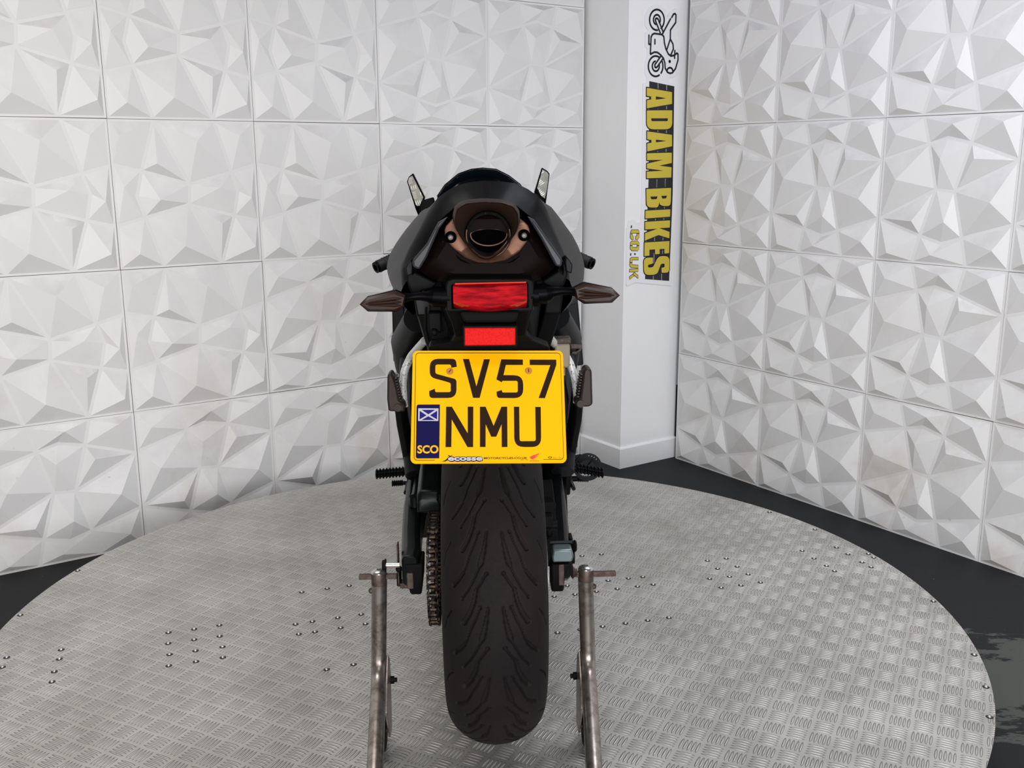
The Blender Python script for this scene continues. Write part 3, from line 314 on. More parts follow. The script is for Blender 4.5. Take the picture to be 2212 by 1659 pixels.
rr = [sq(.012, 0), sq(.012, 0), sq(.009, 0), sq(.001, 0)]; zz = [.083, .090, .094, .097]
kb.loft([[(q.x, q.y, z) for q in r_] for r_, z in zip(rr, zz)])
tag(kb.obj('baseboard_pillar', 'pillar', smooth=None), kind='structure')
# rubber skirt line where the panels meet the floor
# ------------------------------------------------------------------ turntable
TC = Vector((-.0835, 2.411, 0)); TR_ = 1.2212
tt = bpy.data.objects.new('display_turntable', None); C.objects.link(tt); tt.location = TC
tag(tt, 'large round display turntable topped with five-bar aluminium tread plate', 'turntable')
B().lathe([(.1955, 0.001), (.1955, TR_), (.2, TR_), (.2, 0.001)], axis='z', seg=360).obj('deck', 'tread', tt, smooth=30)
B().lathe([(0, 0.002), (0, TR_ - .02), (.1955, TR_ - .012), (.1955, 0.002)], axis='z', seg=180).obj('drum', 'deckedge', tt, smooth=30)
RV = [(-.868,2.295),(-.809,2.313),(-.751,2.334),(-.849,2.237),(-.791,2.256),(-.733,2.274),(-.827,2.181),(-.77,2.199),(-.71,2.218),(-.81,2.126),(-.752,2.145),(-.694,2.165),(-.557,2.338),(-.517,2.353),(-.455,2.374),(-.397,2.393),(-.537,2.283),(-.499,2.295),(-.438,2.317),(-.378,2.338),(-.435,2.105),(-.376,2.128),(-.581,2.532),(-.515,2.555),(-.457,2.573),
      (.207,2.78),(.266,2.792),(.268,2.599),(.327,2.614),(.369,2.624),(.229,2.527),(.288,2.544),(.346,2.559),(.391,2.572),(.151,2.567),(.169,2.509),(.112,2.497),(.111,2.284),(.169,2.30),(.227,2.317),(.287,2.334),(.346,2.35),(.403,2.365),(.556,2.609),(.615,2.622),(.672,2.639),(.576,2.549),(.634,2.563),(.693,2.582),(.864,3.151),(.968,2.989),(.988,2.837),(1.067,2.785),(1.073,2.757),(1.005,2.783),(1.026,2.722),(1.04,2.686),(.894,2.752),(.914,2.697),(.925,2.659),(.876,2.812),(.634,2.755),(.575,2.739),(.593,2.68),(.653,2.694),
      (1.131,2.456),(1.107,2.159),(1.062,2.011),(1.008,1.89),(-1.264,2.687),(-1.291,2.398),(-1.099,2.207),(-1.083,2.161),(-1.068,2.101),(-1.052,2.054),(-1.213,2.17),(-1.2,2.123)]
rb = B(); rb.sphere((0, 0, 0), .0040, (1, 1, .85), 14, 0.0); rme = rb.mesh('rivet'); rme.materials.append(M['rivet']); rme.polygons.foreach_set('use_smooth', [True] * len(rme.polygons))
gb = B().lathe([(0.0001, .0001), (.0006, .0001), (.0005, .0070), (.0001, .0078)], axis='z', seg=18); gme = gb.mesh('shadow_ring'); gme.materials.append(M['rivetshadow'])
for x, y in RV:
    q = Vector((x, y, 0)) - TC
    if q.length > TR_ - .008: q = q.normalized() * (TR_ - .012)
    o = bpy.data.objects.new('rivet', rme); C.objects.link(o); o.parent = tt; o.location = (q.x, q.y, .2004)
    w_ = bpy.data.objects.new('shadow_ring', gme); C.objects.link(w_); w_.parent = o; w_.location = (0, 0, -.0003)

# ------------------------------------------------------------------ sign on the pillar
SG = DATA['SG']
zb = min(q[1] for q in SG['board'][0])
sign = bpy.data.objects.new('wall_sign', None); C.objects.link(sign)
sign.matrix_world = Matrix.Translation(PO + Vector((0, 0, zb))) @ Matrix((cL, Vector((0, 0, 1)), nL)).transposed().to_4x4()
tag(sign, 'tall white cut-out shop sign with black and yellow lettering on the corner pillar', 'sign')
def flat_off(loops, thick, off):
    cu = bpy.data.curves.new('outline', 'CURVE'); cu.dimensions = '2D'; cu.fill_mode = 'BOTH'; cu.extrude = thick / 2; cu.offset = off
    for l in loops:
        sp_ = cu.splines.new('POLY'); sp_.points.add(len(l) - 1)
        for i, q in enumerate(l): sp_.points[i].co = (q[0], q[1], 0, 1)
        sp_.use_cyclic_u = True
    o = bpy.data.objects.new('outline', cu); me = bpy.data.meshes.new_from_object(o); bpy.data.objects.remove(o); bpy.data.curves.remove(cu)
    for v_ in me.vertices: v_.co.z += thick / 2
    return me
dn = lambda loops: [[(q[0], q[1] - zb) for q in l] for l in loops]
def layer(name, loops, z, th, m_, par=sign): return link(name, flat(dn(loops), th), m_, par, (0, 0, z))
layer('board', SG['board'], .0005, .0035, 'board')
layer('road_panel', SG['black'], .004, .0003, 'signblack')
link('lane_line', join_meshes([flat(dn([l]), .0002) for l in SG['lanes']], 'lane_line'), 'signgrey', sign, (0, 0, .0043))
for k_, loops in SG['L'].items():
    big = k_ in ('A', 'D', 'A2', 'M', 'B', 'I', 'K', 'E', 'S2')
    if k_.startswith('dot'): link('dot', join_meshes([flat(dn([l]), .0004) for l in loops], 'dot'), 'signink', sign, (0, 0, .0045)); continue
    if big:
        me = flat(dn(loops), .0005); lt = link('letter', me, 'signyellow', sign, (0, 0, .0052))
    else:
        me = join_meshes([flat(dn([l]), .0005) for l in loops], 'letter'); lt = link('letter', me, 'signyellow', sign, (0, 0, .0052))
    t_ = .0045 if big else .0022
    b_ = B()
    for l in dn(loops):
        n = len(l)
        for i in range(n):
            p0, p1 = Vector(l[i]), Vector(l[(i + 1) % n]); d_ = (p1 - p0)
            if d_.length < 1e-5: continue
            d_.normalize(); q = Vector((-d_.y, d_.x)) * t_; e_ = d_ * t_ * .7
            b_.add([(*(p0 - q - e_), 0), (*(p1 - q + e_), 0), (*(p1 + q + e_), 0), (*(p0 + q - e_), 0)], [(0, 1, 2, 3)])
    b_.obj('outline', 'signink', lt, (0, 0, -.0004), smooth=None)
def strokes(lines, w_):
    b_ = B()
    for l in lines:
        for i, q in enumerate(l):
            b_.add([(q[0] + w_ * math.cos(k_ * math.pi / 5), q[1] + w_ * math.sin(k_ * math.pi / 5), 0) for k_ in range(10)], [tuple(range(10))])
            if i:
                p0, p1 = Vector(l[i - 1]), Vector(q); d_ = (p1 - p0)
                if d_.length < 1e-6: continue
                q_ = Vector((-d_.y, d_.x)).normalized() * w_; b_.add([(*(p0 - q_), 0), (*(p1 - q_), 0), (*(p1 + q_), 0), (*(p0 + q_), 0)], [(0, 1, 2, 3)])
    return b_
strokes(dn(SG['bike']), .0040).obj('motorcycle_emblem', 'signink', sign, (0, 0, .0044), smooth=None)

# ------------------------------------------------------------------ motorcycle (local: x right, y forward, z up, rear axle at 0,0,0)
YAW, LEAN = .035, R(-.5)
ME = Matrix.Translation((-.038, 1.779, .584)) @ Matrix.Rotation(YAW, 4, 'Z') @ Matrix.Rotation(LEAN, 4, 'Y')
bike = bpy.data.objects.new('motorcycle', None); C.objects.link(bike); bike.matrix_world = ME @ Matrix.Translation((0, 0, -.314))
tag(bike, 'black sports motorcycle seen from behind with yellow number plate, raised at the rear', 'motorcycle')
UP = (0, 0, .314)
def part(b_, name, m_, smooth=35, bev=0, sub=0, par=None, **k):
    return b_.obj(name, m_, par or bike, UP if par is None else (0, 0, 0), smooth, bev, sub, **k)
def mir(pts): return [(-q[0],) + tuple(q[1:]) for q in pts]

# rear tyre with cut tread
def tyre(name, R0, W, drop, grooves=True, nA=1440, nT=168, half=95):
    ang = np.arange(nA) * 2 * np.pi / nA; t = np.linspace(-1, 1, nT); A_, T = np.meshgrid(ang, t, indexing='ij')
    dep = np.zeros_like(A_)
    if grooves:
        cell = 22.5; off = 57.5
        S = [([(.175, 0), (.225, -3.5), (.290, -7), (.335, -10.5), (.37, -12)], .0013, .0013), ([(.365, -12), (.44, -14.3), (.515, -16.0)], .0030, .0040),
             ([(.083, 0), (.100, -3), (.122, -6), (.155, -9.3)], .0014, .0046), ([(.155, -9.3), (.185, -11.3)], .0046, .0008), ([(.185, -11.3), (.24, -14.2), (.30, -17), (.39, -20)], .0013, .0013),
             ([(.095, -12.5), (.165, -15.5), (.215, -17.3)], .0013, .0013), ([(.215, -17.3), (.245, -21), (.30, -24.5), (.375, -27.5)], .0028, .0046),
             ([(.175, 0), (.175, -.01)], .0028, .0028), ([(.39, -20), (.39, -20.01)], .0028, .0028), ([(.095, -12.5), (.095, -12.51)], .0028, .0028),
             ([(.56, -2), (.66, -5), (.72, -9)], .0012, .0012)]
        aL = R0 * .93 * np.pi / 180; tL = .090 * R(half)
        deg = np.degrees(A_)
        rel0 = (deg - off) % cell
        for shift in (-45, -22.5, 0):
            rel = rel0 + shift
            for pts, w0, w1 in S:
                n = len(pts) - 1
                for i in range(n):
                    x0, y0 = pts[i][0] * tL, pts[i][1] * aL; x1, y1 = pts[i + 1][0] * tL, pts[i + 1][1] * aL
                    px, py = np.abs(T) * tL, rel * aL
                    L2 = (x1 - x0) ** 2 + (y1 - y0) ** 2; k = np.clip(((px - x0) * (x1 - x0) + (py - y0) * (y1 - y0)) / L2, 0, 1)
                    d = np.hypot(px - x0 - k * (x1 - x0), py - y0 - k * (y1 - y0)); w_ = w0 + (w1 - w0) * (i + k) / n
                    dep = np.maximum(dep, np.clip((w_ - d) / .0011 + .5, 0, 1))
        dep *= .0060
    th = T * R(half); rad = R0 - drop * (1 - np.cos(th)) - dep; x = (W / 2 - dep * .3) * np.sin(th)
    v = np.stack([x, -rad * np.cos(A_), rad * np.sin(A_)], -1).reshape(-1, 3)
    # sidewalls down to the bead
    nS = 6; sv = []
    for s_ in (-1, 1):
        for k in range(1, nS + 1):
            q = k / nS; rr_ = (R0 - drop * (1 - math.cos(R(half)))) * (1 - q) + (R0 * .70) * q; xx = s_ * (W / 2 * math.sin(R(half)) - .018 * q ** 1.5)
            sv.append(np.stack([np.full(nA, xx), -rr_ * np.cos(ang), rr_ * np.sin(ang)], -1))
    V = [v] + sv; base = nA * nT; f = []
    i, j = np.meshgrid(np.arange(nA), np.arange(nT - 1), indexing='ij'); i2 = (i + 1) % nA
    f.append(np.stack([i * nT + j, i * nT + j + 1, i2 * nT + j + 1, i2 * nT + j], -1).reshape(-1, 4))
    I = np.arange(nA); I2 = (I + 1) % nA
    for s_ in (0, 1):
        prev = I * nT + (0 if s_ == 0 else nT - 1); prev2 = I2 * nT + (0 if s_ == 0 else nT - 1)
        for k in range(nS):
            b0 = base + (s_ * nS + k) * nA; cur, cur2 = b0 + I, b0 + I2
            f.append(np.stack([prev, prev2, cur2, cur], -1) if s_ == 0 else np.stack([prev, cur, cur2, prev2], -1)); prev, prev2 = cur, cur2
    V = np.concatenate(V); F = np.concatenate(f)
    me = bpy.data.meshes.new(name); me.vertices.add(len(V)); me.vertices.foreach_set('co', V.ravel()); me.loops.add(F.size); me.loops.foreach_set('vertex_index', F.ravel())
    me.polygons.add(len(F)); me.polygons.foreach_set('loop_start', np.arange(0, F.size, 4)); me.polygons.foreach_set('use_smooth', np.ones(len(F), bool)); me.update(calc_edges=True); me.validate(); return me
o = link('rear_tyre', tyre('rear_tyre', .314, .18, .075), 'rubber', bike, UP)
def wheel(name, y, z, r, w, n=5, par=bike):
    b_ = B(); c = (0, y, z)
    b_.lathe([(-w / 2, r), (-w / 2 - .004, r + .004), (-w / 2, r + .010), (-w / 2 + .012, r), (-w / 4, r - .018), (w / 4, r - .018), (w / 2 - .012, r), (w / 2, r + .010), (w / 2 + .004, r + .004), (w / 2, r), (w / 2 - .01, r - .006), (w / 4, r - .026), (-w / 4, r - .026), (-w / 2 + .01, r - .006), (-w / 2, r)], c, 'x', 72)
    b_.lathe([(-.05, .012), (-.05, .04), (.05, .04), (.05, .012)], c, 'x', 32)
    for k in range(n):
        a = 2 * math.pi * k / n + .3
        for q in (-.09, .09):
            b_.tube([(0, y + math.cos(a) * .035, z + math.sin(a) * .035), (0, y + math.cos(a + q) * (r - .02), z + math.sin(a + q) * (r - .02))], [.013, .010], 10)
    return part(b_, name, 'plastic', par=None)
wheel('rear_rim', 0, 0, .216, .14)
# brake disc and sprocket
part(B().lathe([(.094, .062), (.094, .110), (.099, .110), (.099, .062), (.094, .062)], axis='x', seg=72), 'rear_brake_disc', 'discsteel')
def toothed(x0, x1, r, n, rin):
    prof = []
    for k in range(n * 4): a = 2 * math.pi * k / (n * 4); rr_ = r + (.004 if k % 4 in (0, 1) else -.003); prof.append((math.cos(a) * rr_, math.sin(a) * rr_))
    inn_ = [(math.cos(2 * math.pi * k / 48) * rin, math.sin(2 * math.pi * k / 48) * rin) for k in range(48)]
    return xf(flat([prof, inn_], x1 - x0), Matrix.Translation((x0, 0, 0)) @ Matrix.Rotation(R(90), 4, 'Z') @ Matrix.Rotation(R(90), 4, 'X'))
CX = -.1125
link('rear_sprocket', toothed(CX - .003, CX + .003, .093, 42, .04), 'rust', bike, UP, 30)
# drive chain
path = []; Rr, Rf, yf, zf = .0935, .040, .56, .045
for k in range(61): a = R(-100 + 0) - k * R(163) / 60; path.append((Rr * math.sin(a + R(0)) * 1.0, Rr * math.cos(a + R(0))))
path = [(Rr * math.cos(R(q)), Rr * math.sin(R(q))) for q in np.linspace(93, 273, 60)] + [(yf + Rf * math.cos(R(q)), zf + Rf * math.sin(R(q))) for q in np.linspace(273, 453, 24)]
path.append(path[0]); D_ = np.r_[0, np.cumsum(np.hypot(*np.diff(np.array(path), axis=0).T))]; nl = int(D_[-1] / .0159) // 2 * 2
tt_ = np.linspace(0, D_[-1], nl + 1); PY = np.interp(tt_, D_, np.array(path)[:, 0]); PZ = np.interp(tt_, D_, np.array(path)[:, 1])
cb = B()
for k in range(nl):
    y0, z0, y1, z1 = PY[k], PZ[k], PY[k + 1], PZ[k + 1]; outer = k % 2; w_ = .0095 if outer else .0070
    cb.cyl((CX - .0105, y0, z0), (CX + .0105, y0, z0), .0026, 8); cb.cyl((CX - .0055, y0, z0), (CX + .0055, y0, z0), .0050, 10)
    d_ = Vector((0, y1 - y0, z1 - z0)).normalized(); n_ = Vector((0, -d_.z, d_.y))
    for s_ in (-1, 1):
        out = []
        for cx_, sg_ in ((Vector((0, y0, z0)), 1), (Vector((0, y1, z1)), -1)):
            for q in (90, 135, 180, 225, 270): a = R(q if sg_ == 1 else q - 180); out.append(cx_ + (d_ * math.cos(a) + n_ * math.sin(a)) * .0068)
        mid1 = (out[4] + out[5]) / 2 + n_ * .0022; mid0 = (out[9] + out[0]) / 2 - n_ * .0022
        out = out[:5] + [mid1] + out[5:] + [mid0]; x_ = CX + s_ * w_
        cb.add([(x_ - .0008, q.y, q.z) for q in out] + [(x_ + .0008, q.y, q.z) for q in out], [tuple(range(12)), tuple(range(12, 24))[::-1]] + [(i, (i + 1) % 12, 12 + (i + 1) % 12, 12 + i) for i in range(12)])
part(cb, 'drive_chain', 'chainm', 30)
# swingarm: two boxed arms, pivot tube and raised left brace
sa = B()
def arm(rings): sa.loft([[(x0, y, z0), (x0, y, z1), (x0 + (x1 - x0) * .2, y, z1 + .006), (x0 + (x1 - x0) * .8, y, z1 + .006), (x1, y, z1), (x1, y, z0), (x0 + (x1 - x0) * .8, y, z0 - .006), (x0 + (x1 - x0) * .2, y, z0 - .006)] for y, x0, x1, z0, z1 in rings])
arm([(-.055, -.170, -.139, .004, .052), (0, -.174, -.137, -.014, .050), (.08, -.179, -.143, -.022, .054), (.2, -.184, -.147, -.020, .064), (.35, -.184, -.145, -.012, .080), (.48, -.165, -.115, -.01, .085), (.58, -.15, -.08, -.01, .08)])
arm([(-.030, .112, .148, .000, .046), (0, .112, .149, -.018, .048), (.08, .119, .153, -.022, .056), (.2, .128, .158, -.018, .072), (.35, .124, .160, -.008, .092), (.48, .10, .155, -.01, .095), (.58, .08, .15, -.01, .08)])
sa.box(-.12, .12, .45, .60, .0, .075)
arm_o = part(sa, 'swingarm', 'frame', 35, bev=.004)
br = B().loft([[(x0, y, z0), (x0, y, z1), (x0 + .008, y, z1 + .01), (x1 - .004, y, z1 + .008), (x1, y, z1), (x1, y, z0)] for y, x0, x1, z0, z1 in [(.075, -.146, -.101, .094, .112), (.085, -.147, -.100, .092, .128), (.16, -.146, -.100, .094, .150), (.26, -.143, -.100, .095, .170), (.36, -.138, -.100, .095, .185), (.5, -.13, -.1, .08, .17)]])
part(br, 'swingarm_brace', 'frame', 35, bev=.005)
part(B().tube([(-.158, .31, .10), (-.158, .22, .085), (-.159, .19, .079)], [.006, .009, .012], 16).cyl((-.158, .185, .070), (-.158, .185, .092), .012, 20), 'brace_bolt', 'frame', 30)
# axle ends / chain adjusters
eL = B().hexa([(-.164, -.062, .044), (-.133, -.062, .044), (-.133, -.018, .044), (-.164, -.018, .044), (-.164, -.066, .050), (-.133, -.066, .050), (-.133, -.012, .050), (-.164, -.012, .050)])
eL = B().loft([[(x0, y0, z), (x1, y0, z), (x1, y1, z), (x0, y1, z)] for z, x0, x1, y0, y1 in [(-.022, -.1545, -.1365, -.050, -.015), (-.016, -.157, -.1345, -.054, -.012), (.010, -.161, -.131, -.058, -.006), (.042, -.165, -.130, -.058, .01)]])
part(eL, 'chain_adjuster', 'plastic', 30, bev=.003); o = part(B().box(-.1615, -.1485, -.0605, -.056, -.006, .026), 'adjuster_plate', 'rust', 30, bev=.002)
eR = B().loft([[(x0, y0, z), (x1, y0, z), (x1, y1, z), (x0, y1, z)] for z, x0, x1, y0, y1 in [(-.024, .1095, .130, -.050, -.015), (-.018, .108, .132, -.054, -.012), (.010, .108, .134, -.056, -.006), (.034, .108, .145, -.056, .01)]])
part(eR, 'chain_adjuster', 'plastic', 30, bev=.003); part(B().box(.1215, .132, -.0585, -.054, -.008, .034), 'adjuster_plate', 'rust', 30, bev=.0015)
part(B().loft([[(.1105, y, .039), (.146, y, .039), (.150, y, .050), (.146, y, .064), (.1125, y, .064), (.1095, y, .050)] for y in (-.060, -.028)]), 'arm_end_block', 'alublock', 30, bev=.003)
part(B().tube([(.108, -.028, .066), (.1495, -.028, .066)], .0035, 8).tube([(.1495, -.028, .066), (.1495, -.0, .066)], .0035, 8), 'weld_seam', 'frame', 40)
part(B().box(.146, .1515, -.02, .01, -.006, .07).cyl((.1515, -.005, .03), (.156, -.005, .03), .016, 24), 'axle_nut', 'plastic', 30)
# paddock-stand bobbin, left: polished stub with collar
bo = B().tube([(-.176, -.03, .030), (-.2015, -.03, .0305)], .0052, 18); o = part(bo, 'stand_bobbin', 'tube_light', 40)
part(B().lathe([(-.2085, .001), (-.2085, .0095), (-.2035, .0105), (-.2035, .0122), (-.2015, .0122), (-.2015, .001)], (0, -.03, .0305), 'x', 24).sphere((-.1775, -.03, .022), .0065), 'bobbin_collar', 'plastic', 35)
part(B().box(-.1815, -.1785, -.02, .0, -.018, .066).box(-.178, -.160, -.02, .0, -.022, -.012), 'adjuster_bolt', 'rust', 30, bev=.001)
part(B().lathe([(.151, .001), (.151, .0085), (.156, .012), (.159, .0085), (.159, .001)], (0, -.02, .055), 'x', 20), 'stand_bobbin', 'plastic', 35)
# brake caliper, hoses and bracket inside the right arm
cal = B().box(.088, .118, .03, .13, .055, .095).box(.096, .124, .06, .12, .085, .115)
for y_, z_ in ((.04, .075), (.11, .075), (.075, .10)): cal.cyl((.112, y_, z_), (.127, y_, z_), .010, 18)
cal.cyl((.11, .02, .05), (.11, .02, .075), .007, 12).tube([(.10, .05, .10), (.098, .1, .15), (.105, .2, .14), (.11, .32, .12)], .0045, 10)
part(cal, 'brake_caliper', 'plastic', 30, bev=.002)
part(B().loft([[(.094, y, z), (.126, y, z), (.126, y, z - .012), (.094, y, z - .012)] for y, z in ((-.03, .03), (.04, .08), (.10, .12), (.16, .13))]), 'caliper_bracket', 'dull', 30, bev=.002)

# ---- tail bodywork
RA = [(-.1084,.6104),(-.112,.6161),(-.0922,.6476),(-.0743,.6825),(-.0591,.6952),(-.0439,.7078),(-.0233,.7139),(-.0047,.7154),(.0176,.7133),(.038,.7075),(.0528,.6953),(.0667,.684),(.0881,.6522),(.1068,.6162),(.103,.6068)]
RB = [(-.1209,.5948),(-.126,.6142),(-.1053,.656),(-.0892,.6824),(-.0733,.701),(-.0558,.7158),(-.0347,.7229),(-.0041,.7259),(.0302,.723),(.0529,.7123),(.072,.6969),(.0872,.6721),(.1025,.6412),(.1179,.612),(.1179,.5907)]
RC = [(-.145,.5615),(-.1468,.5994),(-.1343,.6263),(-.1166,.6571),(-.099,.6876),(-.0796,.7128),(-.0565,.7277),(-.0357,.7345),(-.0068,.7381),(.0221,.7367),(.0468,.7333),(.0674,.7239),(.086,.7104),(.0973,.6928),(.1107,.6597),(.1253,.6262),(.1358,.5967),(.1379,.5671)]
RD = [(-.1555,.4547),(-.1733,.4751),(-.1957,.5101),(-.2052,.5366),(-.2081,.5603),(-.1979,.5862),(-.1734,.6144),(-.1464,.6424),(-.1301,.6600),(-.11,.672),(-.06,.680),(0,.683),(.06,.682),(.11,.678),(.1264,.6700),(.1433,.6534),(.1668,.622),(.1931,.5929),(.2077,.5559),(.2052,.5216),(.1932,.4951),(.1719,.4634),(.1558,.4503)]
def ring(pts, y, n=61, dy=None):
    q = resample(pts, n); return [(float(a), y, float(b_)) for a, b_ in q]
def blend(r0, r1, t, bulge=0):
    return [tuple(p0[k] * (1 - t) + p1[k] * t + (bulge * (1 if k == 0 else 0) * (1 if p0[0] > 0 else -1) * min(1, abs(p0[0]) / .1)) for k in range(3)) for p0, p1 in zip(r0, r1)]
def level(r, top):      # keep sides, lower the middle (seat dip) so the hump is at the tail
    return r
def nearer(pts, y0, y1): k = (1.779 + y1) / (1.779 + y0); return [(-.018 + (q[0] + .018) * k, .766 - (.766 - q[1]) * k) for q in pts]   # same outline judged at another depth
rA, rB_, rC, rD = ring(RA, -.29), ring(nearer(RB, -.25, -.268), -.268), ring(nearer(RC, -.12, -.238), -.238), ring(RD, .30)
cw = B()
inner = [(p[0] * .97, -.275, p[2] - .004) for p in rA]
cw.loft([inner, rA, blend(rA, rB_, .5, .001), rB_, blend(rB_, rC, .35, .0025), blend(rB_, rC, .7, .002), rC], False)
part(cw, 'tail_cowl', 'gloss', 28, merge=True)
sp_ = B()
def dip(r_, d_): return [(p[0], p[1], p[2] - d_ * max(0, 1 - (abs(p[0]) / .11) ** 2) * (1 if p[2] > .6 else 0)) for p in r_]
mid = lambda t, b_, d_=0: dip(blend(rC, rD, t, b_), d_)
def draw_in(r_, k, y): return [(p[0] * k, y, .50 + (p[2] - .50) * k) for p in r_]
rE = dip(rD, .11)
sp_.loft([rC, mid(.12, .006, .012), mid(.3, .011, .04), mid(.5, .012, .075), mid(.75, .007, .10), rE, draw_in(rE, .93, .36), draw_in(rE, .80, .42), draw_in(rE, .62, .47), draw_in(rE, .3, .49)], False)
part(sp_, 'tail_side_panel', 'satin', 50)
# seat, tank
def sec(y, hw, zt, zb_, n=25, pw=2.4): return [(hw * math.copysign(abs(math.cos(a)) ** (2 / pw), math.cos(a)), y, zb_ + (zt - zb_) * (abs(math.sin(a)) ** (2 / pw))) for a in np.linspace(math.pi, 0, n)]
part(B().loft([sec(-.1, .06, .70, .56), sec(.0, .10, .66, .55), sec(.12, .14, .56, .50), sec(.3, .15, .52, .44), sec(.48, .13, .53, .42)], True), 'rider_seat', 'dull', 60)
part(B().loft([sec(.36, .10, .52, .36), sec(.42, .165, .59, .36), sec(.55, .19, .645, .36), sec(.70, .19, .655, .38), sec(.84, .15, .62, .42), sec(.9, .1, .56, .45)], True), 'fuel_tank', 'gloss', 60)
# exhaust: shell tip, copper cover, pipe
TIP = [(-.0509,.6898),(-.0469,.7041),(-.0341,.7119),(-.0069,.7138),(.0202,.712),(.0365,.7064),(.0436,.6955),(.0443,.6812),(.0396,.6668),(.0284,.6507),(.0154,.6363),(.0024,.6283),(-.0049,.6272),(-.014,.6295),(-.0266,.6407),(-.039,.6572),(-.0477,.6736)]
def smooth_closed(pts, n=72):
    P = np.array(pts + pts[:1]); P = np.concatenate([P[-4:-1], P, P[1:4]]); d = np.r_[0, np.cumsum(np.hypot(*np.diff(P, axis=0).T))]; t = np.linspace(d[3], d[-4], n * 6, endpoint=False)
    q = np.stack([np.interp(t, d, P[:, 0]), np.interp(t, d, P[:, 1])], 1); w_ = 11
    q = np.stack([np.convolve(np.r_[q[-w_:, k], q[:, k], q[:w_, k]], np.ones(2 * w_ + 1) / (2 * w_ + 1), 'valid')[:n * 6] for k in (0, 1)], 1); return q[::6]
cen = np.array([-.001, .665])
def radial(pts, n=72, c0=None):
    q = smooth_closed(pts, 200) - (cen if c0 is None else c0); a = np.arctan2(q[:, 1], q[:, 0]); r_ = np.hypot(*q.T); k = np.argsort(a); aa = np.linspace(-math.pi, math.pi, n, endpoint=False)
    rr_ = np.interp(aa, a[k], r_[k], period=2 * math.pi); return np.stack([np.cos(aa) * rr_, np.sin(aa) * rr_], 1) + (cen if c0 is None else c0)
tp = radial(TIP)
def tip(sc_, y, cz=0, circ=None, r=.0):
    out = []
    for q in tp:
        p = cen + (q - cen) * sc_
        if circ is not None:
            a = math.atan2(q[1] - cen[1], q[0] - cen[0]); c_ = cen + np.array([math.cos(a), math.sin(a)]) * r; p = p * (1 - circ) + c_ * circ
        out.append((float(p[0]), y, float(p[1] + cz)))
    return out
# the rim is raked: its top stands further back than its lower lip
def rake(r, k=.22): return [(x, y - (z - .665) * k, z) for x, y, z in r]
part(B().loft([rake(tip(.90, -.255)), rake(tip(1.03, -.27)), rake(tip(1.05, -.30)), rake(tip(1.0, -.328)), rake(tip(.965, -.332)), rake(tip(.93, -.328))], True, False), 'exhaust_tip', 'bronze', 60)
fn = [rake(tip(.94, -.3285)), rake(tip(.93, -.328)), rake(tip(.86, -.318, -.001, .15, .037)), rake(tip(.80, -.309, -.001, .5, .037)), tip(.78, -.300, -.002, 1.0, .0352), tip(.78, -.290, -.002, 1.0, .0345)]
part(B().loft(fn, True, False), 'tip_funnel', 'funnel', 60)
part(B().loft([[(p[0], p[1] - .0006, p[2] + .0003) for p in r_[8:29]] for r_ in fn[:5]], False), 'tip_lip_lit', 'copper', 60)  # lower funnel faces coloured brighter, painting in the light they catch
part(B().lathe([(-.29, .0345), (-.3005, .0335), (-.3025, .0320), (-.3005, .0300), (-.24, .0285), (-.20, .028)], (-.001, 0, .662), 'y', 64), 'tail_pipe', 'soot', 60)
lz = [(-.0275 * math.cos(t_), -.284, .662 + (.0085 if t_ < math.pi else .0170) * math.sin(t_)) for t_ in np.linspace(0, 2 * math.pi, 40, endpoint=False)]
part(B().tube(lz, .0013, 8, True), 'baffle_ring', 'scale', 50)
part(B().tube([(-.001 + .0325 * math.cos(t_), -.3022, .662 + .0325 * math.sin(t_)) for t_ in np.linspace(R(165), R(375), 40)], .0011, 8), 'pipe_lip', 'scale', 50)
part(B().loft([[(-.001 + math.cos(a) * .030, y_, .662 + math.sin(a) * .030) for a in np.linspace(0, 2 * math.pi, 32, endpoint=False)] for y_ in (-.262, -.24)]), 'silencer_core', 'black', 50)
COV = [(-.0659,.6738),(-.0554,.6846),(-.030,.704),(.026,.704),(.0466,.6849),(.0577,.6774),(.0622,.6663),(.0574,.6515),(.0442,.635),(.0253,.6242),(.0009,.6199),(-.0178,.6212),(-.0364,.6289),(-.0546,.6441),(-.0654,.6572)]
cv = radial(COV)
def covr(s_, y): return [(float(cen[0] + (q[0] - cen[0]) * s_), y - (q[1] - .665) * .1 + 1.3 * (q[0] + .001) ** 2, float(cen[1] + (q[1] - cen[1]) * s_)) for q in cv]
part(B().loft([covr(.99, -.27), covr(1.0, -.300), covr(.985, -.3035), covr(.93, -.305), [tuple(p) for p in rake(tip(.93, -.296))]], True, False), 'exhaust_cover', 'copper', 50)
part(B().loft([q[2:35] for q in (covr(1.16, -.2895), covr(1.12, -.2915), covr(.97, -.290))], False), 'shield_flange', 'shield', 50)
for x_, z_ in ((-.0565, .6598), (.0522, .6609)):
    o = part(B().lathe([(-.285, .0085), (-.2995, .0088), (-.3005, .0080), (-.3000, .0001)], (x_, -.0025, z_), 'y', 28), 'bolt_shade_disc', 'black', 40)  # raised black disc, coloured to stand for the shade of a recess
    bo = part(B().lathe([(-.3006, .0001), (-.3006, .0018), (-.3030, .0020), (-.3034, .0034), (-.3015, .0046), (-.299, .0046)], (x_, -.0025, z_), 'y', 24), 'cover_bolt', 'chrome', 30)
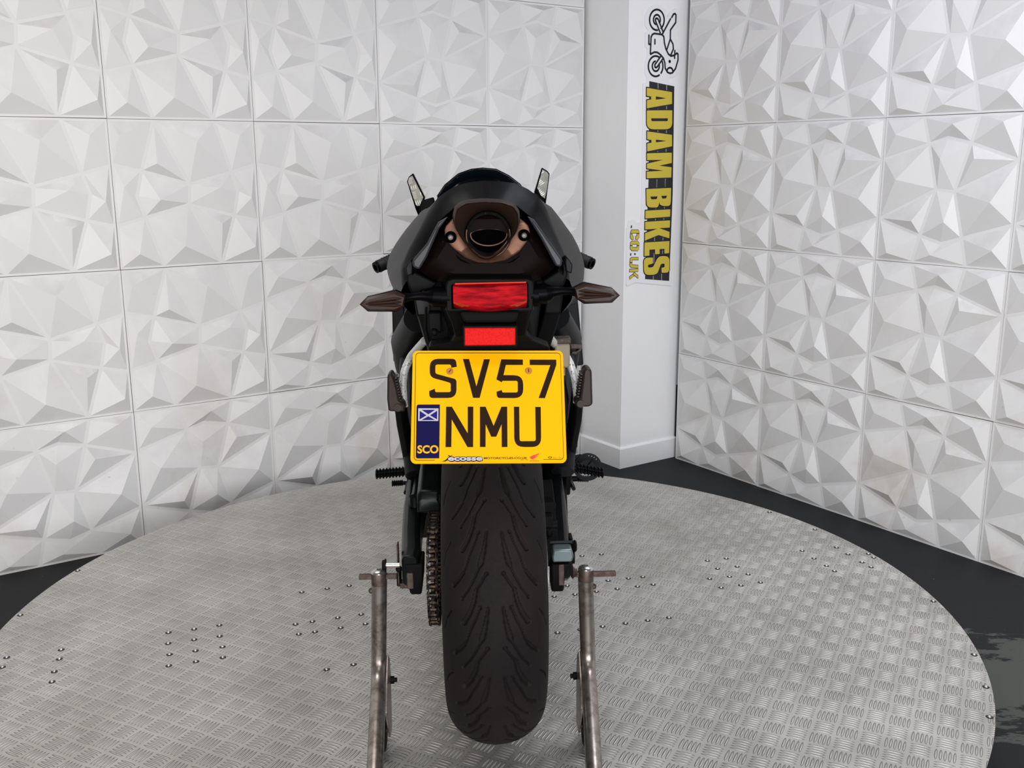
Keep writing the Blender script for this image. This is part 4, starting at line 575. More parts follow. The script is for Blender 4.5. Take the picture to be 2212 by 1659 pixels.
# brown heat shield / undertail around the exhaust
UN = [(-.1132,.6141),(-.094,.643),(-.0754,.672),(-.0617,.6887),(-.03,.700),(.03,.700),(.0593,.6868),(.0725,.6697),(.09,.641),(.1066,.6123),(.0776,.5898),(.0641,.5862),(-.0759,.5886),(-.0948,.5966)]
un = radial(UN, 72, np.array([0, .645]))
def unr(s_, y, k=0): return [(float((q[0]) * s_), y - k * ((q[1] - .65)), float(.645 + (q[1] - .645) * s_)) for q in un]
part(B().loft([unr(1.03, -.15), unr(1.0, -.262), unr(.985, -.268), unr(.80, -.284), unr(.72, -.289), unr(.62, -.2885), unr(.45, -.2885)], True, False), 'heat_shield', 'shield', 40)
for s_ in (-1, 1): part(B().tube([(s_ * .060, -.287, .609), (s_ * .052, -.287, .6045), (s_ * .047, -.286, .6035)], [.0008, .0022, .0006], 8), 'shield_crease', 'shield', 60)
BL = [(-.0595,.6901),(-.0747,.682),(-.0926,.6505),(-.1141,.6265),(-.1135,.617),(-.1042,.6131),(-.0932,.6299),(-.0731,.6726)]
BR = [(.0569,.6892),(.0673,.6835),(.0832,.6609),(.1086,.6247),(.1077,.6142),(.0991,.6144),(.0774,.6553),(.0625,.6798)]
for bl in (BL, BR): part(B().loft([[(q[0], y, q[1]) for q in bl] for y in (-.24, -.306)]), 'cowl_blade', 'blade', 30, bev=.003)
PL_ = [(-.126,.6142),(-.1178,.6276),(-.1147,.6063),(-.0805,.5883),(-.0885,.5806),(-.1041,.578),(-.1084,.5654),(-.1216,.5754),(-.1268,.593)]
PR_ = [(.1189,.612),(.1208,.5984),(.114,.581),(.0983,.5734),(.0905,.5794),(.0808,.5884),(.1043,.6026),(.1121,.6218)]
for q_, s_ in ((PL_, -1), (PR_, 1)):
    part(B().loft([[(q[0] * .99, y, q[1]) for q in q_] if i else [(q[0] * 1.0, y, q[1]) for q in q_] for i, y in enumerate((-.12, -.275))]), 'undertail_pod', 'plastic', 30, bev=.0025)
    part(B().loft([[(s_ * (.1268 - .002), y, .600), (s_ * .1268, y, .614), (s_ * .1180, y, .627), (s_ * .1145, y, .620), (s_ * .1165, y, .604)] for y in (-.12, -.281)]), 'pod_cap', 'satin', 30, bev=.002)
# undertray below the tail, side rails and clutter
ut = B().loft([[(-w1, y, zt), (w1, y, zt), (w2, y, (zt + zb_) / 2), (w3, y, zb_), (-w3, y, zb_), (-w2, y, (zt + zb_) / 2)] for y, w1, w2, w3, zt, zb_ in ((-.245, .075, .07, .06, .59, .53), (-.15, .10, .085, .07, .59, .49), (.0, .11, .10, .085, .60, .43), (.15, .13, .115, .10, .60, .40), (.35, .15, .13, .11, .55, .36), (.5, .15, .13, .11, .5, .3))])
part(ut, 'undertray', 'dull', 30, bev=.004)
for s_ in (-1, 1):
    part(B().loft([[(s_ * (xa), y, z1), (s_ * (xb), y, z1), (s_ * (xb - dx), y, z0), (s_ * (xa - dx), y, z0)] for y, xa, xb, dx, z0, z1 in ((-.115, .100, .128, .006, .515, .560), (-.06, .098, .128, .012, .47, .56), (.02, .095, .130, .020, .42, .56), (.12, .095, .135, .02, .40, .56))]), 'subframe_rail', 'frame' if s_ < 0 else 'plastic', 30, bev=.003)
part(B().box(-.098, -.066, -.17, -.08, .482, .545).box(-.100, -.078, -.19, -.1, .498, .532).cyl((-.09, -.2, .50), (-.09, -.1, .50), .006, 12), 'wiring_connector', 'plastic', 30, bev=.003)
part(B().tube([(-.104, -.15, .535), (-.106, -.16, .50), (-.098, -.17, .47), (-.088, -.19, .462), (-.083, -.20, .468)], .0022, 8), 'cable', 'plastic', 60)

# ---- plate hanger, lamps and plate
HG = [(-.0683,.5542),(-.0594,.535),(-.0543,.5118),(-.0584,.5003),(-.0967,.4914),(-.098,.470),(.093,.466),(.0922,.4857),(.0655,.4998),(.0542,.5136),(.0582,.5346),(.065,.5517)]
part(B().loft([[(q[0], y + max(0, .512 - q[1]) * 1.1, q[1]) for q in HG] for y in (-.245, -.303)]), 'plate_hanger', 'plastic', 30, bev=.004)
part(B().loft([[(x, y, z) for x, z in [(-.0453,.5520),(.0428,.5505),(.038,.5365),(.034,.5345),(-.036,.5355),(-.0401,.5375)]] for y in (-.29, -.329)]), 'plate_lamp', 'dull', 30, bev=.004)
hs = B()
HO = [(-.0665,.553),(-.066,.5913),(-.0630,.5987),(-.0555,.6014),(.0564,.5995),(.0639,.5965),(.066,.589),(.0644,.551)]
HI = [(-.0568,.556),(-.0568,.5900),(-.0560,.5915),(-.0540,.5925),(.0545,.5935),(.0555,.5925),(.0562,.591),(.0562,.556)]
hs.loft([[(q[0], -.25, q[1]) for q in HO], [(q[0], -.318, q[1]) for q in HO], [(q[0] * .97, -.325, .575 + (q[1] - .575) * .95) for q in HO], [(q[0], -.325, q[1]) for q in HI], [(q[0], -.305, q[1]) for q in HI]], True)
tl = part(hs, 'tail_light', 'plastic', 35, bev=.0012)
def bow(z, hw, y, cx=0, n=17, by=.010): return [(cx + hw * k / (n // 2), y + by * (abs(k) / (n // 2)) ** 2, z(cx + hw * k / (n // 2))) for k in range(-(n // 2), n // 2 + 1)]
top = lambda x: .5885 + .6 * x * x + .015 * x; crease = lambda x: .560 + 3.0 * x * x * .9; bot = lambda x: .5510 + 1.6 * x * x
rows = [bow(lambda x: .5925, .0545, -.300), bow(lambda x: .5925, .0545, -.326), bow(lambda x: top(x) + .0015, .0545, -.330), bow(top, .0545, -.3335), bow(lambda x: top(x) - .004, .0545, -.335), bow(lambda x: crease(x) + .001, .0545, -.342), bow(crease, .0545, -.3415), bow(lambda x: bot(x) + .001, .0535, -.329), bow(bot, .053, -.322), bow(bot, .053, -.30)]
part(B().loft(rows, False), 'lens', 'red', 40, par=tl)
part(B().tube([(-.0515, -.331, .594), (.053, -.331, .5945)], .0013, 8), 'lens_rim', 'platered', 40, par=tl)
rf = part(B().loft([[(x, y, z) for x, z in ((-.0412,.5335),(.0390,.5322),(.0385,.5015),(-.0412,.5022))] for y in (-.30, -.343)]), 'rear_reflector', 'plastic', 30, bev=.0015)
part(B().loft([[(x, y, z) for x, z in ((-.0386,.5308),(.036,.5294),(.0357,.5037),(-.0392,.5043))] for y in (-.335, -.3455)]), 'lens', 'redref', 30, bev=.0015, par=rf)
def signal(s_, dz):
    b_ = B()
    b_.cyl((s_ * .060, -.31, .572 + dz * .2), (s_ * .084, -.31, .573 + dz * .3), .0155, 24).cyl((s_ * .064, -.31, .572), (s_ * .072, -.31, .572), .0162, 24)
    b_.tube([(s_ * .083, -.31, .573 + dz * .3), (s_ * .090, -.311, .5735 + dz * .4), (s_ * .094, -.312, .574 + dz * .5), (s_ * .105, -.314, .5745 + dz * .6), (s_ * .116, -.316, .574 + dz * .7), (s_ * .126, -.318, .573 + dz * .8), (s_ * .132, -.32, .572 + dz)], [.014, .0120, .0085, .0062, .0056, .0075, .009], 20)
    sig = part(b_, 'turn_signal', 'gloss', 40)
    zc = .5675 + dz
    # arrow-shaped lamp: shell and faceted smoked lens
    def lam(k, y0): return [(s_ * (.1245), y0, zc + .010 * k + .001), (s_ * .139, y0, zc + .0175 * k + .0008), (s_ * .181, y0, zc + .0085 * k + .0005), (s_ * .1925, y0, zc - .002), (s_ * .181, y0, zc - .0125 * k), (s_ * .139, y0, zc - .0135 * k), (s_ * .1275, y0, zc - .006 * k)]
    part(B().loft([lam(.55, -.302), lam(1.0, -.314), lam(1.03, -.326)]), 'shell', 'gloss', 30, bev=.001, par=sig)
    lb = B(); Lr = lam(.93, -.3265); n = len(Lr); zs = [zc + .009, zc + .003, zc - .0005, zc - .006]
    lb.loft([lam(.95, -.326), [(q[0] - s_ * (.004 if i > 1 and i < 5 else -.002), -.331, zc + (q[2] - zc) * .75) for i, q in enumerate(Lr)]])
    for k, z_ in enumerate((zc + .0062, zc + .0012, zc - .0038)): lb.tube([(s_ * .128, -.329, z_), (s_ * .140, -.3325, z_ + .0004), (s_ * (.183 - abs(k - 1) * .004), -.331, zc - .002 + (z_ - zc + .002) * .35)], [.0012, .0024, .0009], 8)
    part(lb, 'lens', 'smoke', 30, par=sig)
signal(-1, .0); signal(1, .0065)

# number plate: 229 x 178 mm, leaning back
HT = R(33)
pm_ = Matrix.Translation((-.0195 + .0005, -.343, .402)) 
PC = Matrix.Translation((-.0058, -.340, .4105)) @ Matrix.Rotation(R(1.1), 4, 'Y') @ Matrix.Rotation(R(90) - HT, 4, 'X') @ Matrix.Translation((-.1145, -.089, 0))
plate = bpy.data.objects.new('number_plate', None); C.objects.link(plate); plate.parent = bike; plate.matrix_local = Matrix.Translation((0, 0, .314)) @ PC
plate['label'] = 'yellow rear number plate'
def rrect(x0, y0, x1, y1, r, n=8):
    out = []
    for cx_, cy_, a0 in ((x1 - r, y1 - r, 0), (x0 + r, y1 - r, 90), (x0 + r, y0 + r, 180), (x1 - r, y0 + r, 270)): out += [(cx_ + r * math.cos(R(a0 + 90 * k / n)), cy_ + r * math.sin(R(a0 + 90 * k / n))) for k in range(n + 1)]
    return out
mm = lambda loops: [[(q[0] / 1000, q[1] / 1000) for q in l] for l in loops]
PD_, PT = DATA['P'], DATA['PT']
def pl(name, me, m_, z): return link(name, me, m_, plate, (0, 0, z))
pl('plate_board', flat([rrect(0, 0, .229, .178, .008)], .0026), 'yellow', 0)
Z0 = .00265
pl('keyline', flat(mm(PD_['border']), .0002), 'plateline', Z0)
for k_ in ('S', 'V', '5', '7', 'N', 'M', 'U'): pl('character', flat(mm(PD_[k_]), .0003), 'plateink', Z0)
pl('country_band', flat(mm(PD_['blue']), .0002), 'blue', Z0)
pl('flag', flat(mm(PD_['flag']), .0001), 'flagwhite', Z0 + .0002)
pl('flag_field', join_meshes([flat(mm([l]), .0001) for l in PD_['flagblue']], 'flag_field'), 'flagblue', Z0 + .0003)
def ptext(name, body, x0, y0, w_, size, m_, z, bold=0, sh=0, th=.0001):
    me = text_mesh(body, size, th, bold, shear=sh); xs = [v_.co.x for v_ in me.vertices]; k = w_ / (max(xs) - min(xs)); mn = min(xs)
    for v_ in me.vertices: v_.co.x = (v_.co.x - mn) * k + x0; v_.co.y += y0
    me.update(); return pl(name, me, m_, z)
ptext('country_code', 'SCO', .0098, .0158, .0308, .0165, 'yellow', Z0 + .0002, .0005)
ptext('dealer_outline', 'ecosse', .0540, .0038, .0520, .0115, 'blue', Z0, .0014, 0)
ptext('dealer_name', 'ecosse', .0548, .0042, .0502, .0108, 'flagwhite', Z0 + .0001, .0004, 0)
ptext('dealer_web', 'MOTORCYCLES.CO.UK', .1073, .0062, .0640, .0042, 'plateink', Z0, .0001)
ptext('maker_name', 'HONDA', .1748, .0024, .0140, .0020, 'platered', Z0, .0001)
ptext('small_print', 'BSAU 145d', .2090, .0070, .0120, .0017, 'plateink', Z0); ptext('small_print', '401-76', .1610, .0042, .0110, .0018, 'plateink', Z0)
pl('maker_wing', flat(mm(PD_['wing']), .0001), 'platered', Z0); pl('dealer_swoosh', flat(mm(PD_['swoosh']), .0001), 'plateink', Z0)
pl('print_mark', flat([[(.2045 + .003 * math.cos(a), .0082 + .0016 * math.sin(a)) for a in np.linspace(0, 6.283, 20, endpoint=False)], [(.2045 + .002 * math.cos(a), .0082 + .0009 * math.sin(a)) for a in np.linspace(0, 6.283, 16, endpoint=False)]], .0001), 'plateink', Z0)
m = M['capscrew'] = mat('orange_screw_cap', (.50, .19, .03), .5)
for k_, (x_, y_) in enumerate(PT['screw']):
    sb = B().lathe([(0, .0001), (.0018, .0001)], (x_ / 1000, y_ / 1000, 0), 'z', 6); me = B().loft([[(x_ / 1000 + r_ * math.cos(a), y_ / 1000 + r_ * math.sin(a), z_) for a in np.linspace(0, 6.2832, 24, endpoint=False)] for z_, r_ in ((0, .0053), (.0014, .0052), (.0021, .0044))]).mesh('plate_screw')
    s_o = link('plate_screw', me, 'capscrew', plate, (0, 0, Z0), 30)
    a = R(50 if k_ == 0 else 95); c_, s_ = math.cos(a) * .003, math.sin(a) * .003; ex, ey = -math.sin(a) * .0006, math.cos(a) * .0006
    link('slot', B().add([(x_ / 1000 - c_ - ex, y_ / 1000 - s_ - ey, 0), (x_ / 1000 + c_ - ex, y_ / 1000 + s_ - ey, 0), (x_ / 1000 + c_ + ex, y_ / 1000 + s_ + ey, 0), (x_ / 1000 - c_ + ex, y_ / 1000 - s_ + ey, 0)], [(0, 1, 2, 3)]).mesh('slot'), 'plateink', s_o, (0, 0, .0022))

# ---- passenger rest brackets, pegs
for s_, pts in ((-1, [(-.1191, .05, .4435), (-.1346, .10, .4213), (-.1527, .14, .3966), (-.1661, .14, .3691), (-.1708, .14, .3412), (-.1702, .14, .3105), (-.1690, .14, .295)]), (1, [(.1150, .05, .4435), (.1274, .10, .4237), (.1473, .14, .4031), (.1622, .14, .375), (.1722, .14, .3416), (.176, .14, .3055), (.175, .14, .295)])):
    q = resample(pts, 22); part(B().tube([tuple(p) for p in q], .0078, 18), 'footrest_bracket', 'speck', 60)
    part(B().tube([tuple(p) for p in resample([(pts[1][0] + s_ * -.016, .16, pts[1][2] + .012), (pts[3][0] - s_ * .018, .18, .36), (pts[4][0] - s_ * .016, .17, .30), (pts[4][0] - s_ * .020, .17, .24)], 12)], .006, 12), 'bracket_brace', 'plastic', 60)
ppL = [(-.1965,.3688),(-.189,.3742),(-.1833,.3635),(-.179,.3458),(-.1751,.3205),(-.1645,.3075),(-.165,.2948),(-.197,.2968),(-.1989,.321)]
ppR = [(.1838,.371),(.1913,.3759),(.2,.3707),(.2022,.302),(.1953,.297),(.1678,.2976),(.1678,.3104),(.1777,.3153)]
for q_, s_ in ((ppL, -1), (ppR, 1)):
    fp = part(B().loft([[(q[0], y, q[1]) for q in q_] for y in (.095, .135)]), 'passenger_footpeg', 'peg', 30, bev=.004)
    b_ = B()
    for k in range(9): z_ = .362 - k * .0055; x_ = s_ * (.1825 - k * .00085); b_.box(min(x_, x_ - s_ * .004), max(x_, x_ - s_ * .004), .098, .132, z_ - .0015, z_ + .0015)
    part(b_, 'rubber_teeth', 'peg', 30, par=fp)
    part(B().cyl((s_ * .178, .090, .305), (s_ * .178, .14, .305), .0075, 20), 'pivot_pin', 'peg', 30, par=fp)
# rider pegs: knurled
def knurl(b_, x0, x1, y, z0, z1, r, n, seg=8):
    prof = []
    for k in range(n):
        t0, t1, t2 = k / n, (k + .35) / n, (k + .75) / n
        for t_, rr_ in ((t0, .72), (t1 - .08 / n, 1.0), (t1 + .12 / n, 1.0), (t2, .72)): prof.append((t_, rr_ * r))
    prof.append((1, .72 * r)); rings = []
    for t_, rr_ in prof:
        x_ = x0 + (x1 - x0) * t_; z_ = z0 + (z1 - z0) * t_; rings.append([(x_, y + math.cos(a) * rr_ * (1.0 if k % 2 else .86), z_ + math.sin(a) * rr_ * (1.0 if k % 2 else .86)) for k, a in enumerate(np.linspace(0, 2 * math.pi, seg * 2, endpoint=False))])
    return b_.loft(rings)
part(knurl(B(), -.2635, -.196, .42, .067, .0715, .0125, 9).cyl((-.197, .42, .0715), (-.185, .42, .072), .009, 16), 'rider_footpeg', 'gloss', 25)
part(knurl(B(), .2660, .200, .42, .056, .071, .0125, 8).cyl((.201, .42, .0705), (.172, .42, .074), .0095, 16).cyl((.195, .42, .072), (.188, .42, .073), .012, 16), 'rider_footpeg', 'gloss', 25)
part(knurl(B(), -.2395, -.212, .55, .0005, .0015, .0082, 6).cyl((-.213, .55, .001), (-.198, .55, .001), .005, 12).tube([(-.200, .55, .001), (-.198, .48, .01), (-.196, .42, .02)], .005, 10), 'gear_lever', 'gloss', 25)
part(knurl(B(), .2455, .217, .55, .0005, .0015, .0086, 6).cyl((.217, .55, .0015), (.196, .55, .0015), .007, 14).tube([(.200, .55, .001), (.198, .48, .01), (.196, .42, .02)], .005, 10), 'brake_pedal', 'gloss', 25)
# drilled heel ring behind the right peg
ho = [[(.238 + .0345 * math.cos(a), .046 + .0345 * math.sin(a)) for a in np.linspace(0, 6.2832, 48, endpoint=False)], [(.236 + .0215 * math.cos(a), .043 + .0215 * math.sin(a)) for a in np.linspace(0, 6.2832, 36, endpoint=False)]]
for k in range(5): a = R(28 + 14 * k); ho.append([(.238 + .0285 * math.cos(a) + .0022 * math.cos(b_), .046 + .0285 * math.sin(a) + .0022 * math.sin(b_)) for b_ in np.linspace(0, 6.2832, 10, endpoint=False)])
link('heel_guard', xf(flat(ho, .005), Matrix.Translation((0, .505, 0)) @ Matrix.Rotation(R(90), 4, 'X')), 'satin', bike, UP, 40)
part(B().tube([(.205, .50, .060), (.235, .50, .046), (.262, .50, .030)], .0028, 8).tube([(.235, .50, .046), (.250, .50, .066)], .0022, 8).cyl((.2, .5, .04), (.17, .5, .06), .01, 12), 'heel_guard_spoke', 'satin', 40)
# hangers joining pegs to the frame
for s_ in (-1, 1): part(B().loft([[(s_ * (.176), y0, z), (s_ * .192, y0, z), (s_ * .190, y1, z), (s_ * .172, y1, z)] for z, y0, y1 in ((-.01, .46, .56), (.07, .40, .50), (.12, .34, .44), (.24, .20, .28), (.34, .13, .19))]), 'footrest_hanger', 'plastic', 30, bev=.004)
# brake reservoir
rs = part(B().box(.1275, .1570, .090, .120, .377, .425), 'brake_fluid_reservoir', 'cream', 30, bev=.004)
part(B().box(.1260, .1588, .088, .122, .425, .4355), 'lid', 'lid', 30, bev=.002, par=rs)
part(B().cyl((.143, .105, .3775), (.143, .105, .360), .006, 12), 'outlet', 'cream', 30, par=rs)
part(B().loft([[(.1772, y, .3835), (.2015, y, .383), (.2005, y, .376), (.1988, y, .3721), (.1880, y, .3648), (.1790, y, .3665), (.1800, y, .371), (.1895, y, .3715), (.196, y, .3765), (.1775, y, .3772)] for y in (.29, .31)]), 'brake_lever_bracket', 'lid', 30, bev=.001)

# ---- engine, frame, fairings, front end
part(B().loft([sec(.36, .12, .30, -.02, 17), sec(.44, .185, .32, -.10, 17), sec(.62, .19, .33, -.16, 17), sec(.85, .17, .33, -.15, 17), sec(.98, .12, .30, -.08, 17)]), 'engine', 'plastic', 40)
EL = [(-.165,.245),(-.1764,.2036),(-.1913,.1919),(-.2028,.1559),(-.2041,.1225),(-.1949,.0948),(-.1924,.0825),(-.175,.060),(-.150,.060),(-.145,.245)]
ER = [(.150,.290),(.1796,.2646),(.1912,.2434),(.2088,.213),(.2089,.1127),(.1971,.0946),(.1793,.0870),(.150,.085),(.140,.290)]
for q_ in (EL, ER): part(B().loft([[(q[0] * k_, y, .15 + (q[1] - .15) * k2) for q in q_] for y, k_, k2 in ((.44, .985, .94), (.455, 1.0, 1.0), (.62, 1.02, 1.1), (.72, 1.0, 1.0))]), 'engine_cover', 'frame', 35, bev=.004)
part(B().loft([[(x * 1.005, y, z) for x, z in ((-.2005,.186),(-.2005,.182),(-.150,.186),(-.150,.190))] for y in (.4385, .452)]), 'cover_seam', 'satin', 30)
for s_, q_ in ((-1, [(-.2434,.4156),(-.2123,.4151),(-.2093,.2663),(-.236,.2432),(-.2461,.2569)]), (1, [(.2108,.394),(.244,.4067),(.2593,.2363),(.2442,.2332),(.224,.2643)])):
    part(B().loft([[(q[0] * k_, y, q[1] + dz) for q in q_] for y, k_, dz in ((.80, 1, 0), (.90, 1.03, .02), (1.05, .98, .05), (1.2, .78, .08), (1.32, .45, .10))]), 'side_fairing', 'satin', 40, bev=.004)
    part(B().loft([[(s_ * a_, y, z1), (s_ * (a_ + .012), y, z1), (s_ * (a_ + .012), y, z0), (s_ * (a_ - .03), y, z0)] for y, a_, z0, z1 in ((.62, .165, -.12, .26), (.8, .185, -.15, .26), (1.0, .17, -.12, .30), (1.15, .12, -.02, .32))]), 'belly_panel', 'satin', 40, bev=.005)
    part(B().tube([(s_ * .16, .30, .10), (s_ * .178, .45, .26), (s_ * .17, .62, .40), (s_ * .13, .80, .47), (s_ * .05, .90, .50)], [.026, .030, .032, .030, .026], 14), 'frame_spar', 'satin', 50)
# inner cowl tubes seen between tail and side fairings
    part(B().tube([(s_ * .150, .34, .44), (s_ * .185, .52, .36), (s_ * .190, .62, .28)], [.030, .040, .036], 16), 'knee_panel', 'satin', 50)
# nose and screen
scr = [(-.1268,.6769),(-.1049,.7077),(-.0655,.7381),(-.0301,.7496),(.0015,.7526),(.04,.7487),(.0749,.731),(.1063,.7065),(.128,.675)]
s0 = ring(scr, 1.05, 41)
def sr(k, dy, dz): return [(p[0] * k, 1.05 + dy + abs(p[0]) * .0, p[2] + dz) for p in s0]
sw = B().loft([sr(1, 0, 0), sr(1.03, .07, -.025), sr(1.06, .15, -.07), sr(1.0, .24, -.14)], False)
o = part(sw, 'windscreen', 'screen', 60); md = o.modifiers.new('thickness', 'SOLIDIFY'); md.thickness = .003
part(B().tube([p for p in s0], .0016, 8), 'screen_edge', 'gloss', 60)
def nose(y, hw, zt, zb_): return [(hw * math.cos(a), y, (zt + zb_) / 2 + (zt - zb_) / 2 * math.sin(a)) for a in np.linspace(0, 2 * math.pi, 32, endpoint=False)]
part(B().loft([nose(1.04, .135, .66, .42), nose(1.12, .16, .645, .38), nose(1.25, .15, .60, .36), nose(1.36, .10, .53, .38), nose(1.42, .04, .47, .41)]), 'front_cowl', 'gloss', 60)
# mirrors: tall winglet housings on the screen flanks
def mirror(s_, H_, Gl):
    tl_ = R(23)
    def put(q, d_): zc = .70; return (q[0], 1.10 + d_ + (q[1] - zc) * -math.tan(tl_) + (abs(q[0]) - .18) * math.tan(R(9)), q[1])
    b_ = B().loft([[put(q, 0) for q in H_], [put((q[0] * .995, .69 + (q[1] - .69) * .97), .018) for q in H_]])
    mo = part(b_, 'wing_mirror', 'gloss', 30, bev=.0015)
    gl = B().loft([[put(q, -.0012) for q in Gl], [put(q, .002) for q in Gl]]); part(gl, 'mirror_glass', 'mirror', 30, par=mo)
mirror(-1, [(-.1944,.7411),(-.2075,.7310),(-.2135,.7180),(-.1935,.6390),(-.1829,.6088),(-.1740,.6158),(-.1760,.640),(-.1646,.6723)], [(-.1965,.7345),(-.2060,.7290),(-.2105,.7180),(-.1920,.6520),(-.1885,.6480),(-.1795,.6490),(-.1690,.6730)])
mirror(1, [(.1699,.7519),(.1860,.7420),(.1925,.7340),(.1880,.6900),(.1829,.6442),(.1770,.6560),(.1640,.6700),(.1496,.6819)], [(.1715,.7465),(.1850,.7385),(.1895,.7320),(.1852,.6880),(.1800,.6640),(.1540,.6840)])
part(B().loft([[(x, y, z) for x, z in ((-.1800,.6440),(-.1730,.6640),(-.1576,.6690),(-.1380,.6740),(-.1330,.650),(-.1600,.6150),(-.1770,.6100))] for y in (1.07, 1.10)]), 'mirror_stalk', 'gloss', 30, bev=.004)
part(B().loft([[(x, y, z) for x, z in ((.1280,.6760),(.1496,.6819),(.1620,.6740),(.1750,.6600),(.1700,.640),(.1400,.640))] for y in (1.07, 1.10)]), 'mirror_stalk', 'gloss', 30, bev=.004)
# bars, grips, levers
for s_ in (-1, 1):
    e = Vector((s_ * .279, .80, .5065)); d_ = Vector((s_ * -.118, .08, .048)); 
    b_ = B().tube([tuple(e + d_ * t_) for t_ in (0, .03, .10, .9, 1)], [.0125, .0165, .0160, .0155, .013], 20)
    for k in range(14): b_.tube([tuple(e + d_ * (.14 + .05 * k)), tuple(e + d_ * (.155 + .05 * k)), tuple(e + d_ * (.165 + .05 * k))], [.0158, .0172, .0158], 16)
    gp = part(b_, 'handlebar_grip', 'grip', 25)
    n_ = d_.normalized(); part(B().cyl(tuple(e - n_ * .004), tuple(e + n_ * .008), .0150, 24), 'bar_end', 'gloss', 30, par=gp); part(B().cyl(tuple(e - n_ * .0045), tuple(e - n_ * .0035), .0088, 20), 'bar_end_socket', 'black', 30, par=gp)
    part(B().tube([tuple(e + d_), (s_ * .10, .93, .545)], .011, 14), 'handlebar', 'plastic', 30)
    part(B().tube([(s_ * .255, .865, .506), (s_ * .20, .89, .530), (s_ * .14, .92, .545)], [.005, .007, .007], 12), 'hand_lever', 'plastic', 50)
part(B().box(-.14, .14, .90, .96, .53, .56), 'top_yoke', 'plastic', 30, bev=.008)
fz = -.084; fy = 1.375
for s_ in (-1, 1): part(B().cyl((s_ * .105, .96, .56), (s_ * .105, 1.20, .21), .026, 20).cyl((s_ * .105, 1.17, .25), (s_ * .105, 1.36, fz), .021, 20).cyl((s_ * .105, 1.345, fz), (s_ * .105, 1.385, fz), .03, 20), 'front_fork_leg', 'gloss', 40)
fr = Matrix.Translation((0, fy, fz))
ft = tyre('front_tyre', .300, .122, .055, False, 180, 40); xf(ft, fr); link('front_tyre', ft, 'rubber', bike, UP)
wheel('front_rim', fy, fz, .205, .09)
for s_ in (-1, 1): part(B().lathe([(s_ * .062, .09), (s_ * .062, .155), (s_ * .067, .155), (s_ * .067, .09), (s_ * .062, .09)], (0, fy, fz), 'x', 64), 'front_brake_disc', 'discsteel', 30)
part(B().loft([[(r_[0], fy - (.312 + r_[1]) * math.cos(a), fz + (.312 + r_[1]) * math.sin(a)) for r_ in ((-.068, -.05), (-.062, -.01), (-.04, .012), (0, .018), (.04, .012), (.062, -.01), (.068, -.05))] for a in np.linspace(R(15), R(135), 20)], False), 'front_mudguard', 'gloss', 60)

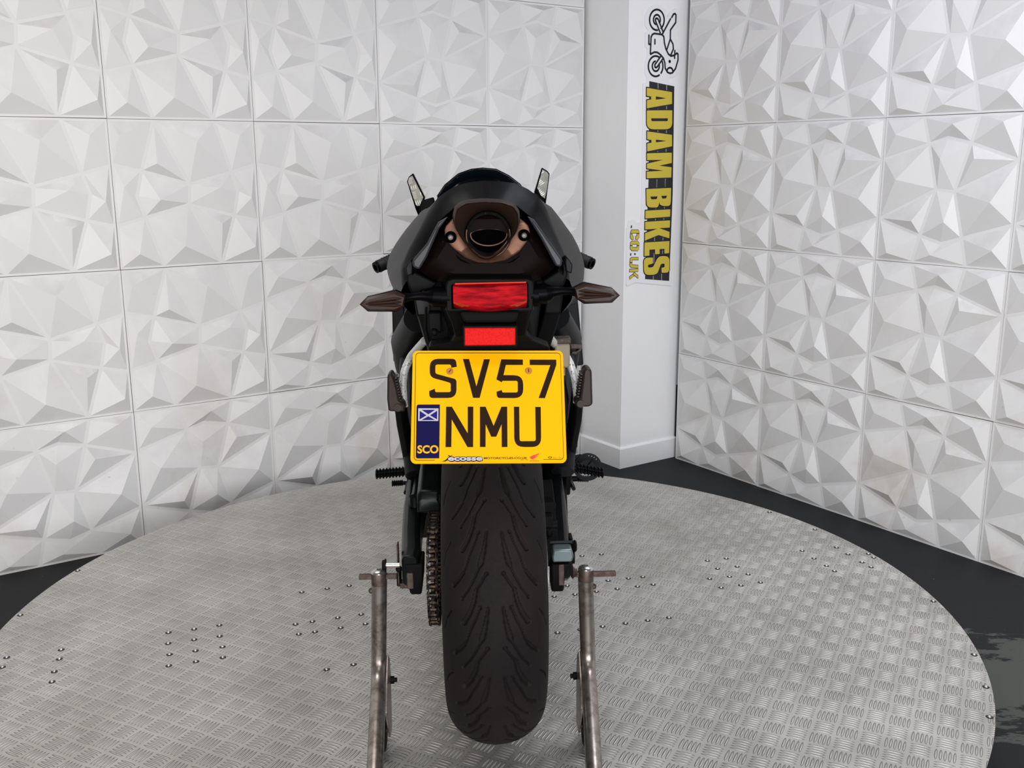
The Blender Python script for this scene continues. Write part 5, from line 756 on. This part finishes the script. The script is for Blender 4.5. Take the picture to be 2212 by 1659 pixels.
# ------------------------------------------------------------------ paddock stand
ST = Matrix.Translation((-.038 + .384 * math.tan(LEAN) * -0, 1.779, .2002)) @ Matrix.Rotation(YAW, 4, 'Z')
stand = bpy.data.objects.new('paddock_stand', None); C.objects.link(stand); stand.matrix_world = ST
tag(stand, 'brown-tinted steel rear paddock stand holding up the motorcycle rear wheel', 'stand')
def sp(b_, name, m_, smooth=40, bev=0, par=None): return b_.obj(name, m_, par or stand, (0, 0, .384) if par is None else (0, 0, 0), smooth, bev)
def bez(p0, p1, p2, n=8): return [tuple((1 - t_) ** 2 * Vector(p0) + 2 * t_ * (1 - t_) * Vector(p1) + t_ * t_ * Vector(p2)) for t_ in np.linspace(0, 1, n)]
XL, XR = -.2190, .1790
for xs, sgn in ((XL, -1), (XR, 1)):
    dx = .004 if sgn < 0 else -.004
    low = (xs - sgn * .009 + (-.001), -.25, -.262); end = (xs - sgn * .020, -.44, -.337)
    pth = [(xs, 0, -.022)] + bez((xs + sgn * .006, .004, -.165), (xs + sgn * .007, .005, -.213), (xs + sgn * .004, -.05, -.221)) + [low, end]
    sp(B().tube(pth, .0149, 28), 'upright_tube', 'stand', 60)
    tp_ = sp(B().lathe([(-.0225, .0001), (-.0225, .0150), (.0005, .0150), (.0035, .0135), (.0070, .0075), (.0070, .0001)], (xs, 0, 0), 'z', 36), 'tube_cap', 'rust', 35)
    sp(B().lathe([(.0010, .0150), (.0038, .0137), (.0074, .0076), (.0076, .0045), (.0030, .0040)], (xs, 0, 0), 'z', 36), 'cap_top', 'standcap', 35, par=tp_)
    xi, xo = (-.1805, -.2570) if sgn < 0 else (.1565, .2370)
    z_ = -.0065 if sgn < 0 else -.0095
    sp(B().box(min(xi, xo), max(xi, xo), -.0045, .0045, z_ - .0052, z_ + .0045), 'cross_pin', 'rust', 30, bev=.001)
    if sgn < 0: sp(B().box(-.184, -.176, -.018, .010, -.022, .006).box(-.178, -.160, -.018, .010, -.026, -.016), 'hook_pad', 'plastic', 30, bev=.003)
    else: sp(B().lathe([(.150, .001), (.150, .0085), (.1535, .0135), (.157, .0085), (.1625, .006), (.1625, .001)], (0, 0, -.006), 'x', 24), 'hook_pad', 'rust', 35)
    sp(B().sphere((xs + sgn * .0155, 0, -.036), .0058), 'clamp_bolt', 'rust', 60)
    # wheel bracket under the bend: plate, bolt and wheel
    xb = xs - sgn * .0105
    sp(B().loft([[(xb - .002, y, z) for y, z in ((.005, -.175), (.030, -.195), (.038, -.235), (.030, -.345), (-.01, -.345), (-.06, -.262), (-.04, -.225))], [(xb + .002, y, z) for y, z in ((.005, -.175), (.030, -.195), (.038, -.235), (.030, -.345), (-.01, -.345), (-.06, -.262), (-.04, -.225))]]), 'wheel_bracket', 'stand', 30, bev=.001)
    bx = xb - sgn * .003; sp(B().cyl((bx, .012, -.232), (bx - sgn * .008, .012, -.232), .0075, 6).cyl((bx - sgn * .008, .012, -.232), (bx - sgn * .0135, .012, -.232), .0045, 12), 'bracket_bolt', 'plastic', 30)
    xw = xs + sgn * .012; wh = sp(B().lathe([(xw - .014, .008), (xw - .014, .036), (xw - .010, .042), (xw + .010, .042), (xw + .014, .036), (xw + .014, .008)], (0, .012, -.342), 'x', 40), 'stand_wheel', 'dull', 40)
    sp(B().cyl((xw - .017, .012, -.342), (xw + .017, .012, -.342), .006, 14), 'wheel_axle', 'rust', 30, par=wh)
eL_, eR_ = (XL + .020, -.44, -.337), (XR - .020, -.44, -.337)
sp(B().tube(bez(eL_, (XL + .025, -.515, -.366), (XL + .10, -.515, -.366)) + bez((XR - .10, -.515, -.366), (XR - .025, -.515, -.366), eR_), .0149, 20), 'handle_tube', 'stand', 60)
for x_ in (XL + .10, XR - .10): sp(B().cyl((x_ - .02, -.515, -.366), (x_ + .02, -.515, -.366), .0178, 24), 'handle_sleeve', 'dull', 30)
